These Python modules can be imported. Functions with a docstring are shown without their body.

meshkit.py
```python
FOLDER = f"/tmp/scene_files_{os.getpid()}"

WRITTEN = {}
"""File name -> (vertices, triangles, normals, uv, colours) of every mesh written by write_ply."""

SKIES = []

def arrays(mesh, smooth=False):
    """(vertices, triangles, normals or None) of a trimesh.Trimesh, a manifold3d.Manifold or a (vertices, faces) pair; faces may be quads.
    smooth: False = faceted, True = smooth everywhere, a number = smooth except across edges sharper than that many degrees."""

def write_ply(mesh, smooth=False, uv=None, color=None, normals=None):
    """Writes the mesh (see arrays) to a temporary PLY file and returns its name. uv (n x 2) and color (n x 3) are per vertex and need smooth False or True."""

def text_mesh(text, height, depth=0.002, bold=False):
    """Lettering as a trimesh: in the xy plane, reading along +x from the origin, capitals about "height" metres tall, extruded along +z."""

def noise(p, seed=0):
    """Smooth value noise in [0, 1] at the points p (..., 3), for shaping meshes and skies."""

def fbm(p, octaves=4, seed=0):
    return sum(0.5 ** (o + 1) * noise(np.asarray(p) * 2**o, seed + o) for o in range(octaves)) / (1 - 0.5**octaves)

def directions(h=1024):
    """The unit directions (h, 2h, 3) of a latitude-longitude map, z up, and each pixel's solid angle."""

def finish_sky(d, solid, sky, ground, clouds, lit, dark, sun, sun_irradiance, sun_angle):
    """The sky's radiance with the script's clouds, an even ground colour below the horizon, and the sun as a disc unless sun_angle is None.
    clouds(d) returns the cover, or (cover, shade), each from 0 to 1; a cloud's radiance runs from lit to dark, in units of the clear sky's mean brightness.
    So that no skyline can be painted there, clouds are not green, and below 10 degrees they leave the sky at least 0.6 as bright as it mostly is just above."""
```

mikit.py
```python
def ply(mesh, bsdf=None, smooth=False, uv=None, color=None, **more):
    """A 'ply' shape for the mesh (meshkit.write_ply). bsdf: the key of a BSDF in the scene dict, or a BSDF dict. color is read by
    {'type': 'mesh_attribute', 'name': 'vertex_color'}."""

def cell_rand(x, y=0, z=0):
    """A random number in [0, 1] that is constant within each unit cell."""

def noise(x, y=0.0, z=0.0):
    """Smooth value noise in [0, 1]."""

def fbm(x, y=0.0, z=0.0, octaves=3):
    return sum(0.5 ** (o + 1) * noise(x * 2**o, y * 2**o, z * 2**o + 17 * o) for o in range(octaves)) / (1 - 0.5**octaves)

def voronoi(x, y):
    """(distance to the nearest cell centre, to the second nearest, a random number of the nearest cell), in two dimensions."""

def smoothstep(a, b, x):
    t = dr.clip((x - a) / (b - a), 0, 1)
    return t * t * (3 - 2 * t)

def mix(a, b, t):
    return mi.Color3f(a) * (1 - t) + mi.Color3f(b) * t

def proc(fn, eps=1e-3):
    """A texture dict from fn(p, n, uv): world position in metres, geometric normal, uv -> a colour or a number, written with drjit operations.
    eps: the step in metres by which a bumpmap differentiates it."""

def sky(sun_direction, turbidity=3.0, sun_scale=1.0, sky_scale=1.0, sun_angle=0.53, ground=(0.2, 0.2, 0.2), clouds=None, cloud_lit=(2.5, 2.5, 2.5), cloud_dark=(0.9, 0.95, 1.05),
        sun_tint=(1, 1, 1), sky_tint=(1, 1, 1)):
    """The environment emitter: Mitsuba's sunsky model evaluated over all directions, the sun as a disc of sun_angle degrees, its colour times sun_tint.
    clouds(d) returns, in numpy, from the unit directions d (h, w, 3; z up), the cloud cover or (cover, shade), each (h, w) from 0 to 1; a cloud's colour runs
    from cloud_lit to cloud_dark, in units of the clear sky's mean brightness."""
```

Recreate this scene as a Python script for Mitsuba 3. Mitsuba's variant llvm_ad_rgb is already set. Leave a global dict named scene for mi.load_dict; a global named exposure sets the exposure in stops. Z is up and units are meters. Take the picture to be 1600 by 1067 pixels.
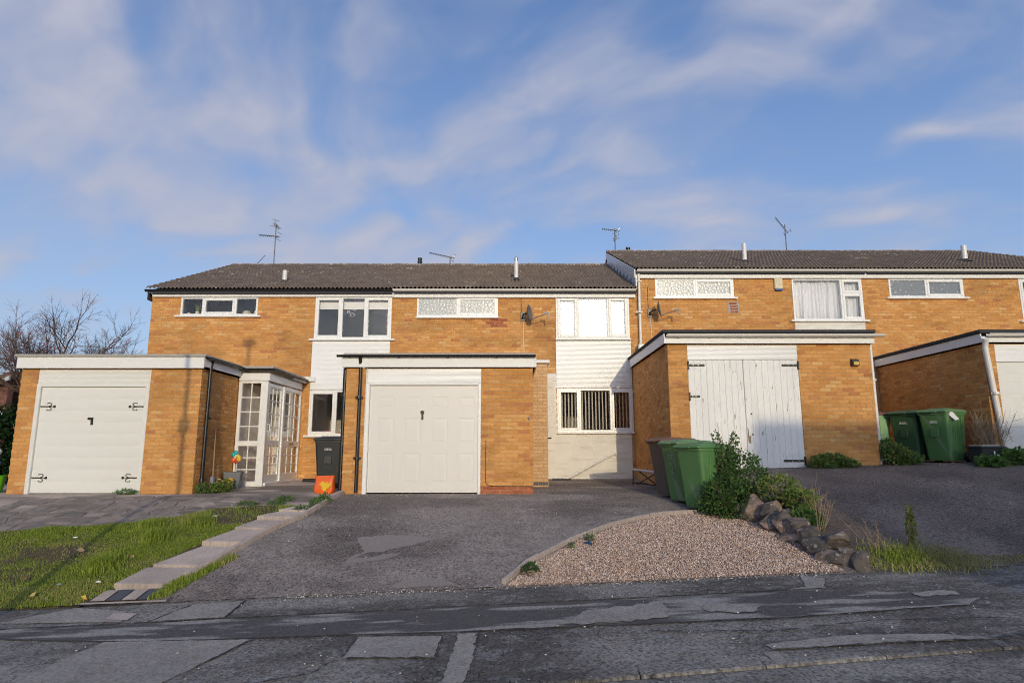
import math, random
import numpy as np
import drjit as dr
import mitsuba as mi
import mikit, meshkit
from mikit import proc, noise, fbm, voronoi, cell_rand, smoothstep, mix
from shapely.geometry import Polygon, box as sbox, Point
from shapely import affinity
from shapely.ops import triangulate
import trimesh

T = mi.ScalarTransform4f
rng = np.random.default_rng(7)
scene, labels = {'type': 'scene'}, {}

# ------------------------------------------------------------------ camera, sky, exposure
EYE = 1.55
PITCH = math.radians(9.8)
scene['camera'] = {'type': 'perspective', 'fov': 77.83, 'fov_axis': 'x', 'near_clip': 0.05, 'far_clip': 2000.0,
                   'to_world': T().look_at(origin=[0, 0, EYE], target=[0, math.cos(PITCH), EYE + math.sin(PITCH)], up=[0, 0, 1])}
exposure = 3.42
SUN = np.array([0.126, -0.984, 0.181])


def sky_clouds(d):
    """Broken veils of cloud all over the sky; brightest where they stand before the low sun, as the glare in the middle house's window shows."""
    z = np.maximum(d[..., 2], 0.02)
    q = np.stack([d[..., 0] / (z + 0.25), d[..., 1] / (z + 0.25), np.zeros_like(z)], -1)
    q = q @ np.array([[0.86, 0.50, 0], [-0.50, 0.86, 0], [0, 0, 1.0]])
    w = meshkit.fbm(q * 1.7 + 5.0, 4, 3) - 0.5
    w2 = meshkit.fbm(q * 1.5 + 15.0, 4, 5) - 0.5
    q2 = q + np.stack([w, w2, 0 * w], -1) * 0.45
    big = meshkit.fbm(q2 * np.array([1.15, 1.5, 1]) + CLOUD_OFF, 3, 11)
    fine = meshkit.fbm(q2 * np.array([5.5, 8.5, 1]) + 9.1, 7, 29)
    c = np.clip((0.56 * big + 0.44 * fine - 0.39) / 0.30, 0, 1)
    c = c * c * (3 - 2 * c)
    ang = np.degrees(np.arccos(np.clip(d @ (SUN / np.linalg.norm(SUN)), -1, 1)))
    glow = np.exp(-0.5 * (ang / 11.0) ** 2) * (0.62 + 0.38 * fine / 0.5)
    veil = 0.04 + 0.66 * np.exp(-z / 0.22)
    cover = 1 - (1 - veil) * (1 - np.clip(0.74 * c * (0.40 + 1.10 * fine), 0, 0.9))
    return np.clip(cover + 0.9 * glow, 0, 0.97), np.clip(1 - glow - 0.022 * c * (fine - 0.44), 0, 1)


CLOUD_OFF = 2.3
scene['sky'] = mikit.sky(SUN, turbidity=2.5, sun_scale=0.21, sky_scale=0.72, clouds=sky_clouds, cloud_lit=(22.5, 22.0, 21.3), cloud_dark=(1.42, 1.46, 1.78),
                         sun_tint=(0.74, 1.0, 1.80), sky_tint=(0.60, 0.78, 1.17), ground=(0.05, 0.05, 0.05))


# ------------------------------------------------------------------ materials
def rgb(*c):
    return {'type': 'rgb', 'value': list(c)}


def mat(name, base, rough=0.6, spec=0.4, two=True, bump=None, bscale=0.0, **more):
    b = {'type': 'principled', 'base_color': rgb(*base) if isinstance(base, (tuple, list)) else base, 'roughness': rough, 'specular': spec, **more}
    if bump is not None:
        b = {'type': 'bumpmap', 'arbitrary': bump, 'scale': bscale, 'bsdf': b}
    scene['look ' + name] = {'type': 'twosided', 'bsdf': b} if two else b


def leafmat(name, base, trans=0.6):
    scene['look ' + name] = {'type': 'principledthin', 'base_color': rgb(*base) if isinstance(base, (tuple, list)) else base, 'roughness': 0.55, 'spec_trans': 0.0, 'diff_trans': trans, 'eta': 1.4}


def brick_cell(p, n):
    along = dr.select(dr.abs(n.y) >= dr.abs(n.x), p.x, p.y + 36.0)
    row = dr.floor(p.z / 0.075)
    par = row - 2 * dr.floor(row / 2)
    col = dr.floor((along + 0.1125 * par) / 0.225)
    return along, row, col


def brick_fn(p, n, uv):
    along, row, col = brick_cell(p, n)
    r, r2, r3 = cell_rand(col, row, 7), cell_rand(col, row, 3), cell_rand(col, row, 5)
    c = mix((0.53, 0.240, 0.070), (0.64, 0.330, 0.112), r)
    c = mix(c, (0.67, 0.42, 0.185), smoothstep(0.84, 0.98, r2) * 0.65)
    c = mix(c, (0.44, 0.155, 0.075), smoothstep(0.86, 0.98, r3) * 0.6)
    m = fbm(along * 38, p.z * 90, r * 50, octaves=3)
    c = c * (0.82 + 0.36 * m)
    w = fbm(along * 1.3, p.z * 1.7, 3.0, octaves=3)
    stain = smoothstep(0.56, 0.68, fbm(along * 0.9 + 40, p.z * 2.3, 9.0, octaves=4))
    return c * (0.86 + 0.27 * w) * (1 - 0.20 * stain)


def pale_fn(p, n, uv):
    along, row, col = brick_cell(p, n)
    r = cell_rand(col, row, 8)
    return mix((0.56, 0.345, 0.175), (0.66, 0.43, 0.24), r) * (0.82 + 0.36 * fbm(along * 38, p.z * 90, r * 50, octaves=2))


def mortar_fn(p, n, uv):
    m = fbm(p.x * 22 + p.y * 22, p.z * 22, octaves=3)
    return mi.Color3f(0.46, 0.285, 0.145) * (0.65 + 0.7 * m)


def red_fn(p, n, uv):
    along, row, col = brick_cell(p, n)
    r = cell_rand(col, row, 9)
    return mix((0.33, 0.085, 0.045), (0.42, 0.15, 0.08), r) * (0.7 + 0.6 * fbm(along * 45, p.z * 80, octaves=2))


def asphalt_speck(p, k):
    a = noise(p.x * 95, p.y * 95, k)
    b = noise(p.x * 210, p.y * 210, k + 5.0)
    return a, b


def drive_fn(p, n, uv):
    a, b = asphalt_speck(p, 1.0)
    big = fbm(p.x * 0.9 + 4, p.y * 1.6, 2.0, octaves=4)
    mid = fbm(p.x * 5, p.y * 8, 6.0, octaves=3)
    c = mix((0.155, 0.131, 0.118), (0.265, 0.228, 0.207), smoothstep(0.30, 0.72, big))
    c = c * (0.80 + 0.40 * mid)
    c = c * (0.50 + 0.44 * a + 0.24 * b + 0.44 * noise(p.x * 42, p.y * 42, 11.0)) * (1 - 0.42 * smoothstep(0.52, 0.72, noise(p.x * 58, p.y * 58, 31.0)))
    return mix(c, (0.42, 0.40, 0.37), smoothstep(0.88, 0.95, noise(p.x * 45, p.y * 45, 3.0)) * 0.5)


def drive_far_fn(p, n, uv):
    a, b = asphalt_speck(p, 9.0)
    big = fbm(p.x * 1.1 + 14, p.y * 0.8, 2.0, octaves=4)
    c = mix((0.120, 0.095, 0.080), (0.205, 0.163, 0.138), smoothstep(0.3, 0.75, big))
    c = c * (0.40 + 0.54 * a + 0.28 * b + 0.46 * noise(p.x * 42, p.y * 42, 12.0)) * (1 - 0.42 * smoothstep(0.52, 0.72, noise(p.x * 58, p.y * 58, 32.0)))
    return mix(c, (0.36, 0.34, 0.31), smoothstep(0.89, 0.95, noise(p.x * 40, p.y * 40, 7.0)) * 0.5)


def pave_fn(p, n, uv):
    a, b = asphalt_speck(p, 21.0)
    big = fbm(p.x * 0.8 + 31, p.y * 1.9, 2.0, octaves=4)
    sm = fbm(p.x * 7 + 3, p.y * 9, 5.0, octaves=3)
    c = mix((0.100, 0.090, 0.079), (0.26, 0.236, 0.209), smoothstep(0.30, 0.74, big))
    c = mix(c, (0.25, 0.238, 0.224), smoothstep(0.56, 0.70, sm) * 0.45)
    f, s, w = voronoi(p.x * 1.7 + 0.5 * noise(p.x * 5, p.y * 5, 1.0), p.y * 1.5 + 0.5 * noise(p.x * 5, p.y * 5, 8.0))
    crack = (1 - smoothstep(0.004, 0.022, s - f)) * smoothstep(0.45, 0.62, fbm(p.x * 0.7 + 9, p.y * 0.8, 1.0, octaves=2))
    c = c * (0.40 + 0.50 * a + 0.30 * b + 0.46 * noise(p.x * 42, p.y * 42, 13.0)) * (1 - 0.6 * crack) * (1 - 0.42 * smoothstep(0.52, 0.72, noise(p.x * 58, p.y * 58, 33.0)))
    return mix(c, (0.45, 0.44, 0.42), smoothstep(0.90, 0.95, noise(p.x * 34, p.y * 34, 2.0)) * 0.55)


def patchlight_fn(p, n, uv):
    a, b = asphalt_speck(p, 41.0)
    g = fbm(p.x * 3, p.y * 4, 7.0, octaves=3)
    return mix((0.215, 0.195, 0.176), (0.31, 0.283, 0.256), g) * (0.46 + 0.45 * a + 0.28 * b + 0.40 * noise(p.x * 42, p.y * 42, 15.0))


def worn_fn(p, n, uv):
    a, b = asphalt_speck(p, 45.0)
    return mi.Color3f(0.255, 0.222, 0.205) * (0.72 + 0.32 * a + 0.24 * b)


def trench_fn(p, n, uv):
    a, b = asphalt_speck(p, 61.0)
    g = fbm(p.x * 1.6 + 2, p.y * 7, 7.0, octaves=4)
    c = mix((0.085, 0.079, 0.075), (0.27, 0.250, 0.228), smoothstep(0.45, 0.68, g))
    return c * (0.44 + 0.50 * a + 0.26 * b + 0.40 * noise(p.x * 42, p.y * 42, 14.0))


def asphalt_bump(p, n, uv):
    return noise(p.x * 95, p.y * 95, 1.0) + 0.6 * noise(p.x * 180, p.y * 180, 4.0) + 2.0 * fbm(p.x * 8, p.y * 8, 2.0, octaves=2)


def slab_fn(p, n, uv):
    g = fbm(p.x * 4, p.y * 4, 1.0, octaves=4)
    h = noise(p.x * 120, p.y * 120, 2.0)
    return mix((0.32, 0.263, 0.228), (0.50, 0.418, 0.37), g) * (0.80 + 0.36 * h)


def slab_pale_fn(p, n, uv):
    return slab_fn(p, n, uv) * 1.12


def apron_fn(p, n, uv):
    g = fbm(p.x * 1.2 + 7, p.y * 2.0, 3.0, octaves=4)
    return slab_fn(p, n, uv) * (0.42 + 0.46 * smoothstep(0.35, 0.7, g))


def stone_pave_fn(p, n, uv):
    f, s, w = voronoi(p.x * 2.2, p.y * 2.2)
    g = fbm(p.x * 9, p.y * 9, 1.0, octaves=4)
    return mix((0.15, 0.130, 0.117), (0.24, 0.206, 0.184), w) * (0.6 + 0.8 * g)


def tile_fn(p, n, uv):
    ci, cj = dr.floor(p.x / 0.21), dr.floor(p.y / 0.29)
    r = cell_rand(ci, cj, 2)
    c = mix((0.150, 0.118, 0.100), (0.195, 0.155, 0.132), r)
    c = c * (0.75 + 0.5 * fbm(p.x * 16, p.y * 16, p.z * 16, octaves=3))
    lich = smoothstep(0.78, 0.84, noise(p.x * 11, p.y * 11, p.z * 11)) * smoothstep(0.35, 0.6, fbm(p.x * 0.8, p.y * 0.8, 4.0, octaves=2))
    return mix(c, (0.42, 0.39, 0.34), lich * 0.75)


def ridge_fn(p, n, uv):
    return tile_fn(p, n, uv) * 1.25 + mi.Color3f(0.17, 0.145, 0.11) * smoothstep(0.48, 0.66, fbm(p.x * 9, p.y * 9, p.z * 9, octaves=3))


def peel_fn(p, n, uv):
    streak = noise(p.x * 34, p.z * 3.2, 3.0)
    hole = noise(p.x * 60, p.z * 9, 8.0)
    k = smoothstep(0.82, 0.88, 0.55 * streak + 0.45 * hole)
    c = mi.Color3f(0.78, 0.775, 0.76) * (0.92 + 0.13 * fbm(p.x * 5, p.z * 1.4, 1.0, octaves=3))
    return mix(c, (0.30, 0.24, 0.18), k * 0.85)


def whitewall_fn(p, n, uv):
    g = fbm(p.x * 5, p.z * 5, 1.0, octaves=4)
    s = fbm(p.x * 2.2, p.z * 16, 4.0, octaves=3)
    c = mi.Color3f(0.76, 0.74, 0.69) * (0.90 + 0.12 * g)
    return mix(c, (0.52, 0.46, 0.38), smoothstep(0.62, 0.74, s) * 0.35)


def rock_fn(p, n, uv):
    f, s, w = voronoi(p.y * 4 + p.x * 2, p.z * 5)
    g = fbm(p.x * 14, p.y * 14, p.z * 14, octaves=5)
    c = mix((0.090, 0.085, 0.080), (0.27, 0.195, 0.160), w) * (0.25 + 1.45 * g)
    return mix(c, (0.40, 0.385, 0.34), smoothstep(0.66, 0.72, fbm(p.x * 20, p.y * 20, p.z * 20, octaves=3)) * 0.6)


def rock_bump(p, n, uv):
    return fbm(p.x * 22, p.y * 22, p.z * 22, octaves=4)


def soil_fn(p, n, uv):
    g = fbm(p.x * 7, p.y * 7, 1.0, octaves=4)
    return mix((0.055, 0.042, 0.028), (0.13, 0.105, 0.07), g)


def grass_fn(p, n, uv):
    g = fbm(p.x * 1.5 + 3, p.y * 2.4, 1.0, octaves=3)
    r = cell_rand(dr.floor(p.x * 60), dr.floor(p.y * 60), 4)
    c = mix((0.170, 0.275, 0.040), (0.44, 0.50, 0.100), r)
    dry = smoothstep(0.44, 0.62, g) * smoothstep(0.35, 0.8, cell_rand(dr.floor(p.x * 70), dr.floor(p.y * 70), 9))
    return mix(c, (0.52, 0.46, 0.22), dry * 0.85)


def green_fn(p, n, uv):
    g = fbm(p.x * 3, p.y * 3, p.z * 2, octaves=3)
    s = noise(p.x * 26 + p.y * 26, p.z * 2.2, 2.0)
    c = mi.Color3f(0.085, 0.195, 0.066) * (0.75 + 0.5 * g)
    return mix(c, (0.21, 0.26, 0.19), smoothstep(0.72, 0.90, s) * 0.5)


def frost_bump(p, n, uv):
    f, s, w = voronoi(p.x * 11, p.z * 11)
    return s - f


def frost_fn(p, n, uv):
    f, s, w = voronoi(p.x * 11, p.z * 11)
    return mi.Color3f(0.40, 0.425, 0.43) * (0.84 + 0.10 * w + 0.20 * smoothstep(0.0, 0.6, s - f))


def frost_dark_fn(p, n, uv):
    f, s, w = voronoi(p.x * 11, p.z * 11)
    return mix((0.17, 0.19, 0.21), (0.62, 0.63, 0.62), smoothstep(0.80, 0.84, w) * smoothstep(0.22, 0.1, f) * 0.8)


def farbrick_fn(p, n, uv):
    along, row, col = brick_cell(p, n)
    r = cell_rand(col, row, 3)
    return mix((0.13, 0.060, 0.048), (0.22, 0.105, 0.080), r) * (0.75 + 0.5 * fbm(p.x * 6 + p.y * 6, p.z * 6, octaves=2))


mat('brick', proc(brick_fn), 0.85, 0.2)
mat('pale_brick', proc(pale_fn), 0.85, 0.2)
mat('mortar', proc(mortar_fn), 0.95, 0.1)
mat('red_brick', proc(red_fn), 0.85, 0.2)
mat('farbrick', proc(farbrick_fn), 0.9, 0.2)
mat('blue_brick', (0.075, 0.080, 0.095), 0.55, 0.4)
mat('white_wall', proc(whitewall_fn), 0.7, 0.3)
mat('tile', proc(tile_fn), 0.85, 0.25)
mat('ridge', proc(ridge_fn), 0.9, 0.2)
mat('pvc', (0.78, 0.78, 0.77), 0.30, 0.5)
mat('pvc_grey', (0.56, 0.56, 0.56), 0.35, 0.5)
mat('cladding', (0.76, 0.765, 0.765), 0.38, 0.45)
mat('fascia', (0.74, 0.735, 0.72), 0.45, 0.4)
mat('cream_paint', (0.68, 0.655, 0.62), 0.42, 0.45)
mat('white_paint', (0.70, 0.695, 0.66), 0.42, 0.45)
mat('peeling', proc(peel_fn), 0.6, 0.3)
mat('gutter_white', (0.70, 0.675, 0.64), 0.35, 0.5)
mat('black_plastic', (0.014, 0.014, 0.016), 0.38, 0.5)
mat('bin_black', (0.030, 0.033, 0.036), 0.45, 0.5)
mat('bin_green', proc(green_fn), 0.42, 0.5)
mat('bin_dark_green', (0.045, 0.105, 0.055), 0.42, 0.5)
mat('bin_pale_green', (0.22, 0.40, 0.19), 0.5, 0.4)
mat('bin_brown', (0.115, 0.095, 0.080), 0.5, 0.4)
mat('lid_brown', (0.16, 0.085, 0.065), 0.5, 0.4)
mat('lid_grey', (0.17, 0.165, 0.15), 0.5, 0.4)
mat('lid_green', (0.12, 0.22, 0.10), 0.45, 0.5)
mat('iron', (0.018, 0.016, 0.015), 0.5, 0.5)
mat('steel', (0.42, 0.42, 0.42), 0.4, 0.5, metallic=0.8)
mat('grey_paint', (0.13, 0.135, 0.145), 0.5, 0.4)
mat('felt', (0.052, 0.052, 0.055), 0.9, 0.2)
mat('felt_pale', (0.40, 0.38, 0.35), 0.8, 0.2)
mat('lead', (0.20, 0.23, 0.29), 0.5, 0.5)
mat('planter_grey', (0.15, 0.16, 0.175), 0.5, 0.4)
mat('wood', (0.40, 0.27, 0.15), 0.6, 0.3)
mat('orange', (0.78, 0.13, 0.02), 0.35, 0.5)
mat('yellow', (0.72, 0.46, 0.03), 0.4, 0.4)
mat('turquoise', (0.02, 0.40, 0.42), 0.4, 0.4)
mat('red', (0.50, 0.035, 0.03), 0.45, 0.4)
mat('lime', (0.20, 0.62, 0.03), 0.4, 0.4)
mat('navy', (0.02, 0.06, 0.16), 0.4, 0.4)
mat('blue', (0.01, 0.07, 0.28), 0.3, 0.5)
mat('cream', (0.62, 0.55, 0.38), 0.5, 0.4)
mat('amber', (0.62, 0.42, 0.10), 0.25, 0.5)
mat('curtain', (0.62, 0.62, 0.63), 0.9, 0.1)
mat('white_blind', (0.86, 0.86, 0.85), 0.8, 0.1)
mat('blind', (0.80, 0.76, 0.68), 0.8, 0.1)
mat('plaster', (0.50, 0.47, 0.44), 0.9, 0.1)
mat('drive', proc(drive_fn), 0.8, 0.25, bump=proc(asphalt_bump, 2e-3), bscale=0.0022)
mat('drive_dark', proc(drive_far_fn), 0.8, 0.25, bump=proc(asphalt_bump, 2e-3), bscale=0.0022)
mat('pavement', proc(pave_fn), 0.75, 0.3, bump=proc(asphalt_bump, 2e-3), bscale=0.0022)
mat('patch_light', proc(patchlight_fn), 0.8, 0.25)
mat('trench', proc(trench_fn), 0.75, 0.3, bump=proc(asphalt_bump, 2e-3), bscale=0.0022)
mat('slab', proc(slab_fn), 0.85, 0.2)
mat('drive_worn', proc(worn_fn), 0.8, 0.25)
mat('tar', (0.028, 0.027, 0.027), 0.6, 0.4)
mat('apron', proc(apron_fn), 0.85, 0.2)
mat('slab_pale', proc(slab_pale_fn), 0.85, 0.2)
mat('stone_pave', proc(stone_pave_fn), 0.8, 0.25)
mat('rock', proc(rock_fn), 0.85, 0.2, bump=proc(rock_bump, 3e-3), bscale=0.02)
mat('soil', proc(soil_fn), 0.95, 0.1)
mat('gravel', {'type': 'mesh_attribute', 'name': 'vertex_color'}, 0.75, 0.3)
mat('grit', (0.30, 0.22, 0.175), 0.95, 0.1)
mat('bark', (0.13, 0.085, 0.07), 0.9, 0.1)
mat('twig', (0.30, 0.225, 0.155), 0.85, 0.1)
mat('frost', proc(frost_fn), 0.3, 0.6, bump=proc(frost_bump, 2e-3), bscale=0.003)
mat('frost_dark', proc(frost_dark_fn), 0.25, 0.7, bump=proc(frost_bump, 2e-3), bscale=0.002)
leafmat('grass', proc(grass_fn), 0.5)
leafmat('dry_grass', (0.40, 0.37, 0.17), 0.6)
leafmat('leaf_dark', (0.060, 0.115, 0.040), 0.5)
leafmat('leaf_mid', (0.11, 0.20, 0.055), 0.6)
leafmat('leaf_yellow', (0.23, 0.27, 0.075), 0.6)
leafmat('leaf_hedge', (0.022, 0.050, 0.020), 0.4)
scene['look glass'] = {'type': 'thindielectric', 'int_ior': 1.52}

IDENT = np.eye(4)


# ------------------------------------------------------------------ mesh and naming helpers
class M:
    def __init__(self):
        self.v, self.f, self.n = [], [], 0

    def add(self, v, f):
        v, f = np.asarray(v, float), np.asarray(f, int)
        if f.shape[1] == 4:
            f = np.vstack([f[:, [0, 1, 2]], f[:, [0, 2, 3]]])
        self.v.append(v)
        self.f.append(f + self.n)
        self.n += len(v)
        return self

    def box(self, x0, x1, y0, y1, z0, z1, b=0.0):
        lo, hi = np.array([min(x0, x1), min(y0, y1), min(z0, z1)]), np.array([max(x0, x1), max(y0, y1), max(z0, z1)])
        if b <= 0:
            v = [[(lo, hi)[i][0], (lo, hi)[j][1], (lo, hi)[k][2]] for i in (0, 1) for j in (0, 1) for k in (0, 1)]
            return self.add(v, [[0, 1, 3, 2], [4, 6, 7, 5], [0, 4, 5, 1], [2, 3, 7, 6], [0, 2, 6, 4], [1, 5, 7, 3]])
        b = min(b, *(0.45 * (hi - lo)))
        v, idx = [], {}
        for i in (0, 1):
            for j in (0, 1):
                for k in (0, 1):
                    s = np.array([i, j, k])
                    c = np.where(s == 0, lo, hi)
                    for a in range(3):
                        q = c + np.where(s == 0, b, -b)
                        q[a] = c[a]
                        idx[i, j, k, a] = len(v)
                        v.append(q)
        f3, f4 = [], []
        for a in range(3):
            o = [x for x in range(3) if x != a]
            for s in (0, 1):
                def key(p, q, a=a, o=o, s=s):
                    t = [0, 0, 0]
                    t[a], t[o[0]], t[o[1]] = s, p, q
                    return idx[(*t, a)]
                f4.append([key(0, 0), key(1, 0), key(1, 1), key(0, 1)])
            for p in (0, 1):
                for q in (0, 1):
                    t0, t1 = [0, 0, 0], [0, 0, 0]
                    t0[o[0]] = t1[o[0]] = p
                    t0[o[1]] = t1[o[1]] = q
                    t1[a] = 1
                    f4.append([idx[(*t0, o[0])], idx[(*t1, o[0])], idx[(*t1, o[1])], idx[(*t0, o[1])]])
        for i in (0, 1):
            for j in (0, 1):
                for k in (0, 1):
                    f3.append([idx[i, j, k, 0], idx[i, j, k, 1], idx[i, j, k, 2]])
        v = np.array(v)
        f = np.vstack([np.array(f4)[:, [0, 1, 2]], np.array(f4)[:, [0, 2, 3]], np.array(f3)])
        c = v.mean(0)
        t = v[f]
        nn = np.cross(t[:, 1] - t[:, 0], t[:, 2] - t[:, 0])
        out = (nn * (t.mean(1) - c)).sum(1) < 0
        f[out] = f[out][:, ::-1]
        return self.add(v, f)

    def tube(self, pts, r, sides=8, caps=True):
        p = np.asarray(pts, float)
        r = np.broadcast_to(np.asarray(r, float), (len(p),))
        t = np.gradient(p, axis=0)
        t /= np.linalg.norm(t, axis=1, keepdims=True) + 1e-12
        a = np.cross(t[0], [0, 0, 1.0] if abs(t[0][2]) < 0.9 else [1.0, 0, 0])
        ang = np.arange(sides) * 2 * np.pi / sides
        v = []
        for k in range(len(p)):
            a = a - t[k] * (a @ t[k])
            a /= np.linalg.norm(a) + 1e-12
            b = np.cross(t[k], a)
            v.append(p[k] + r[k] * (np.cos(ang)[:, None] * a + np.sin(ang)[:, None] * b))
        v = np.vstack(v)
        f = []
        for k in range(len(p) - 1):
            for s in range(sides):
                f.append([k * sides + s, k * sides + (s + 1) % sides, (k + 1) * sides + (s + 1) % sides, (k + 1) * sides + s])
        self.add(v, f)
        if caps and sides > 3:
            for k, flip in ((0, True), (len(p) - 1, False)):
                ring = list(range(sides))
                tri = [[0, i + 1, i] if flip else [0, i, i + 1] for i in ring[1:-1]]
                self.add(v[k * sides:(k + 1) * sides], tri)
        return self

    def prism(self, poly, a0, a1, axis='y'):
        """2-D polygon (list of points) extruded along an axis; the polygon's coordinates are the other two axes in order."""
        q = Polygon(poly).buffer(0)
        q = max(q.geoms, key=lambda t: t.area) if hasattr(q, 'geoms') else q
        m = trimesh.creation.extrude_polygon(q, a1 - a0, engine='earcut')
        v = np.array(m.vertices)
        v[:, 2] += a0
        v = {'y': v[:, [0, 2, 1]], 'x': v[:, [2, 0, 1]], 'z': v}[axis]
        f = np.array(m.faces)
        if axis == 'y':
            f = f[:, ::-1]
        return self.add(v, f)

    def lathe(self, prof, centre, seg=16):
        prof = np.asarray(prof, float)
        ang = np.arange(seg) * 2 * np.pi / seg
        v = np.stack([prof[:, None, 0] * np.cos(ang), prof[:, None, 0] * np.sin(ang), np.repeat(prof[:, 1:2], seg, 1)], -1).reshape(-1, 3) + np.asarray(centre)
        f = [[k * seg + s, k * seg + (s + 1) % seg, (k + 1) * seg + (s + 1) % seg, (k + 1) * seg + s] for k in range(len(prof) - 1) for s in range(seg)]
        return self.add(v, f)

    def moved(self, m4):
        self.v = [v @ m4[:3, :3].T + m4[:3, 3] for v in self.v]
        return self

    def arr(self):
        return np.vstack(self.v), np.vstack(self.f)


def rz(deg, loc=(0, 0, 0)):
    a = math.radians(deg)
    m = np.eye(4)
    m[:2, :2] = [[math.cos(a), -math.sin(a)], [math.sin(a), math.cos(a)]]
    m[:3, 3] = loc
    return m


counts = {}


def numbered(name):
    k = counts.get(name, -1) + 1
    counts[name] = k
    return name if k == 0 else f'{name}_{k:03d}'


def thing(name, label, cat, group=None, kind=None):
    key = numbered(name)
    labels[key] = {'label': label, 'category': cat}
    if group:
        labels[key]['group'] = group
    if kind:
        labels[key]['kind'] = kind
    return key


def part(parent, name, m, bsdf, smooth=False, label=None, kind=None, **kw):
    key = numbered(f'{parent}__{name}')
    scene[key] = mikit.ply(m.arr() if isinstance(m, M) else m, 'look ' + bsdf, smooth=smooth, **kw)
    if label or kind:
        labels[key] = {}
        if label:
            labels[key]['label'] = label
        if kind:
            labels[key]['kind'] = kind
    return key


def copy_part(parent, name, ply, m4):
    key = numbered(f'{parent}__{name}')
    scene[key] = {**ply, 'to_world': T(m4.tolist())}
    return key


def solo(name, m, bsdf, label, cat, smooth=False, group=None, kind=None, **kw):
    key = numbered(name)
    scene[key] = mikit.ply(m.arr() if isinstance(m, M) else m, 'look ' + bsdf, smooth=smooth, **kw)
    labels[key] = {}
    if label:
        labels[key]['label'] = label
    if cat:
        labels[key]['category'] = cat
    if group:
        labels[key]['group'] = group
    if kind:
        labels[key]['kind'] = kind
    return key


def structure(name, m, bsdf, label=None, smooth=False):
    return solo(name, m, bsdf, label, None, smooth=smooth, kind='structure')


# ------------------------------------------------------------------ ground
def sst(a, b, x):
    t = np.clip((x - a) / (b - a), 0, 1)
    return t * t * (3 - 2 * t)


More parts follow.
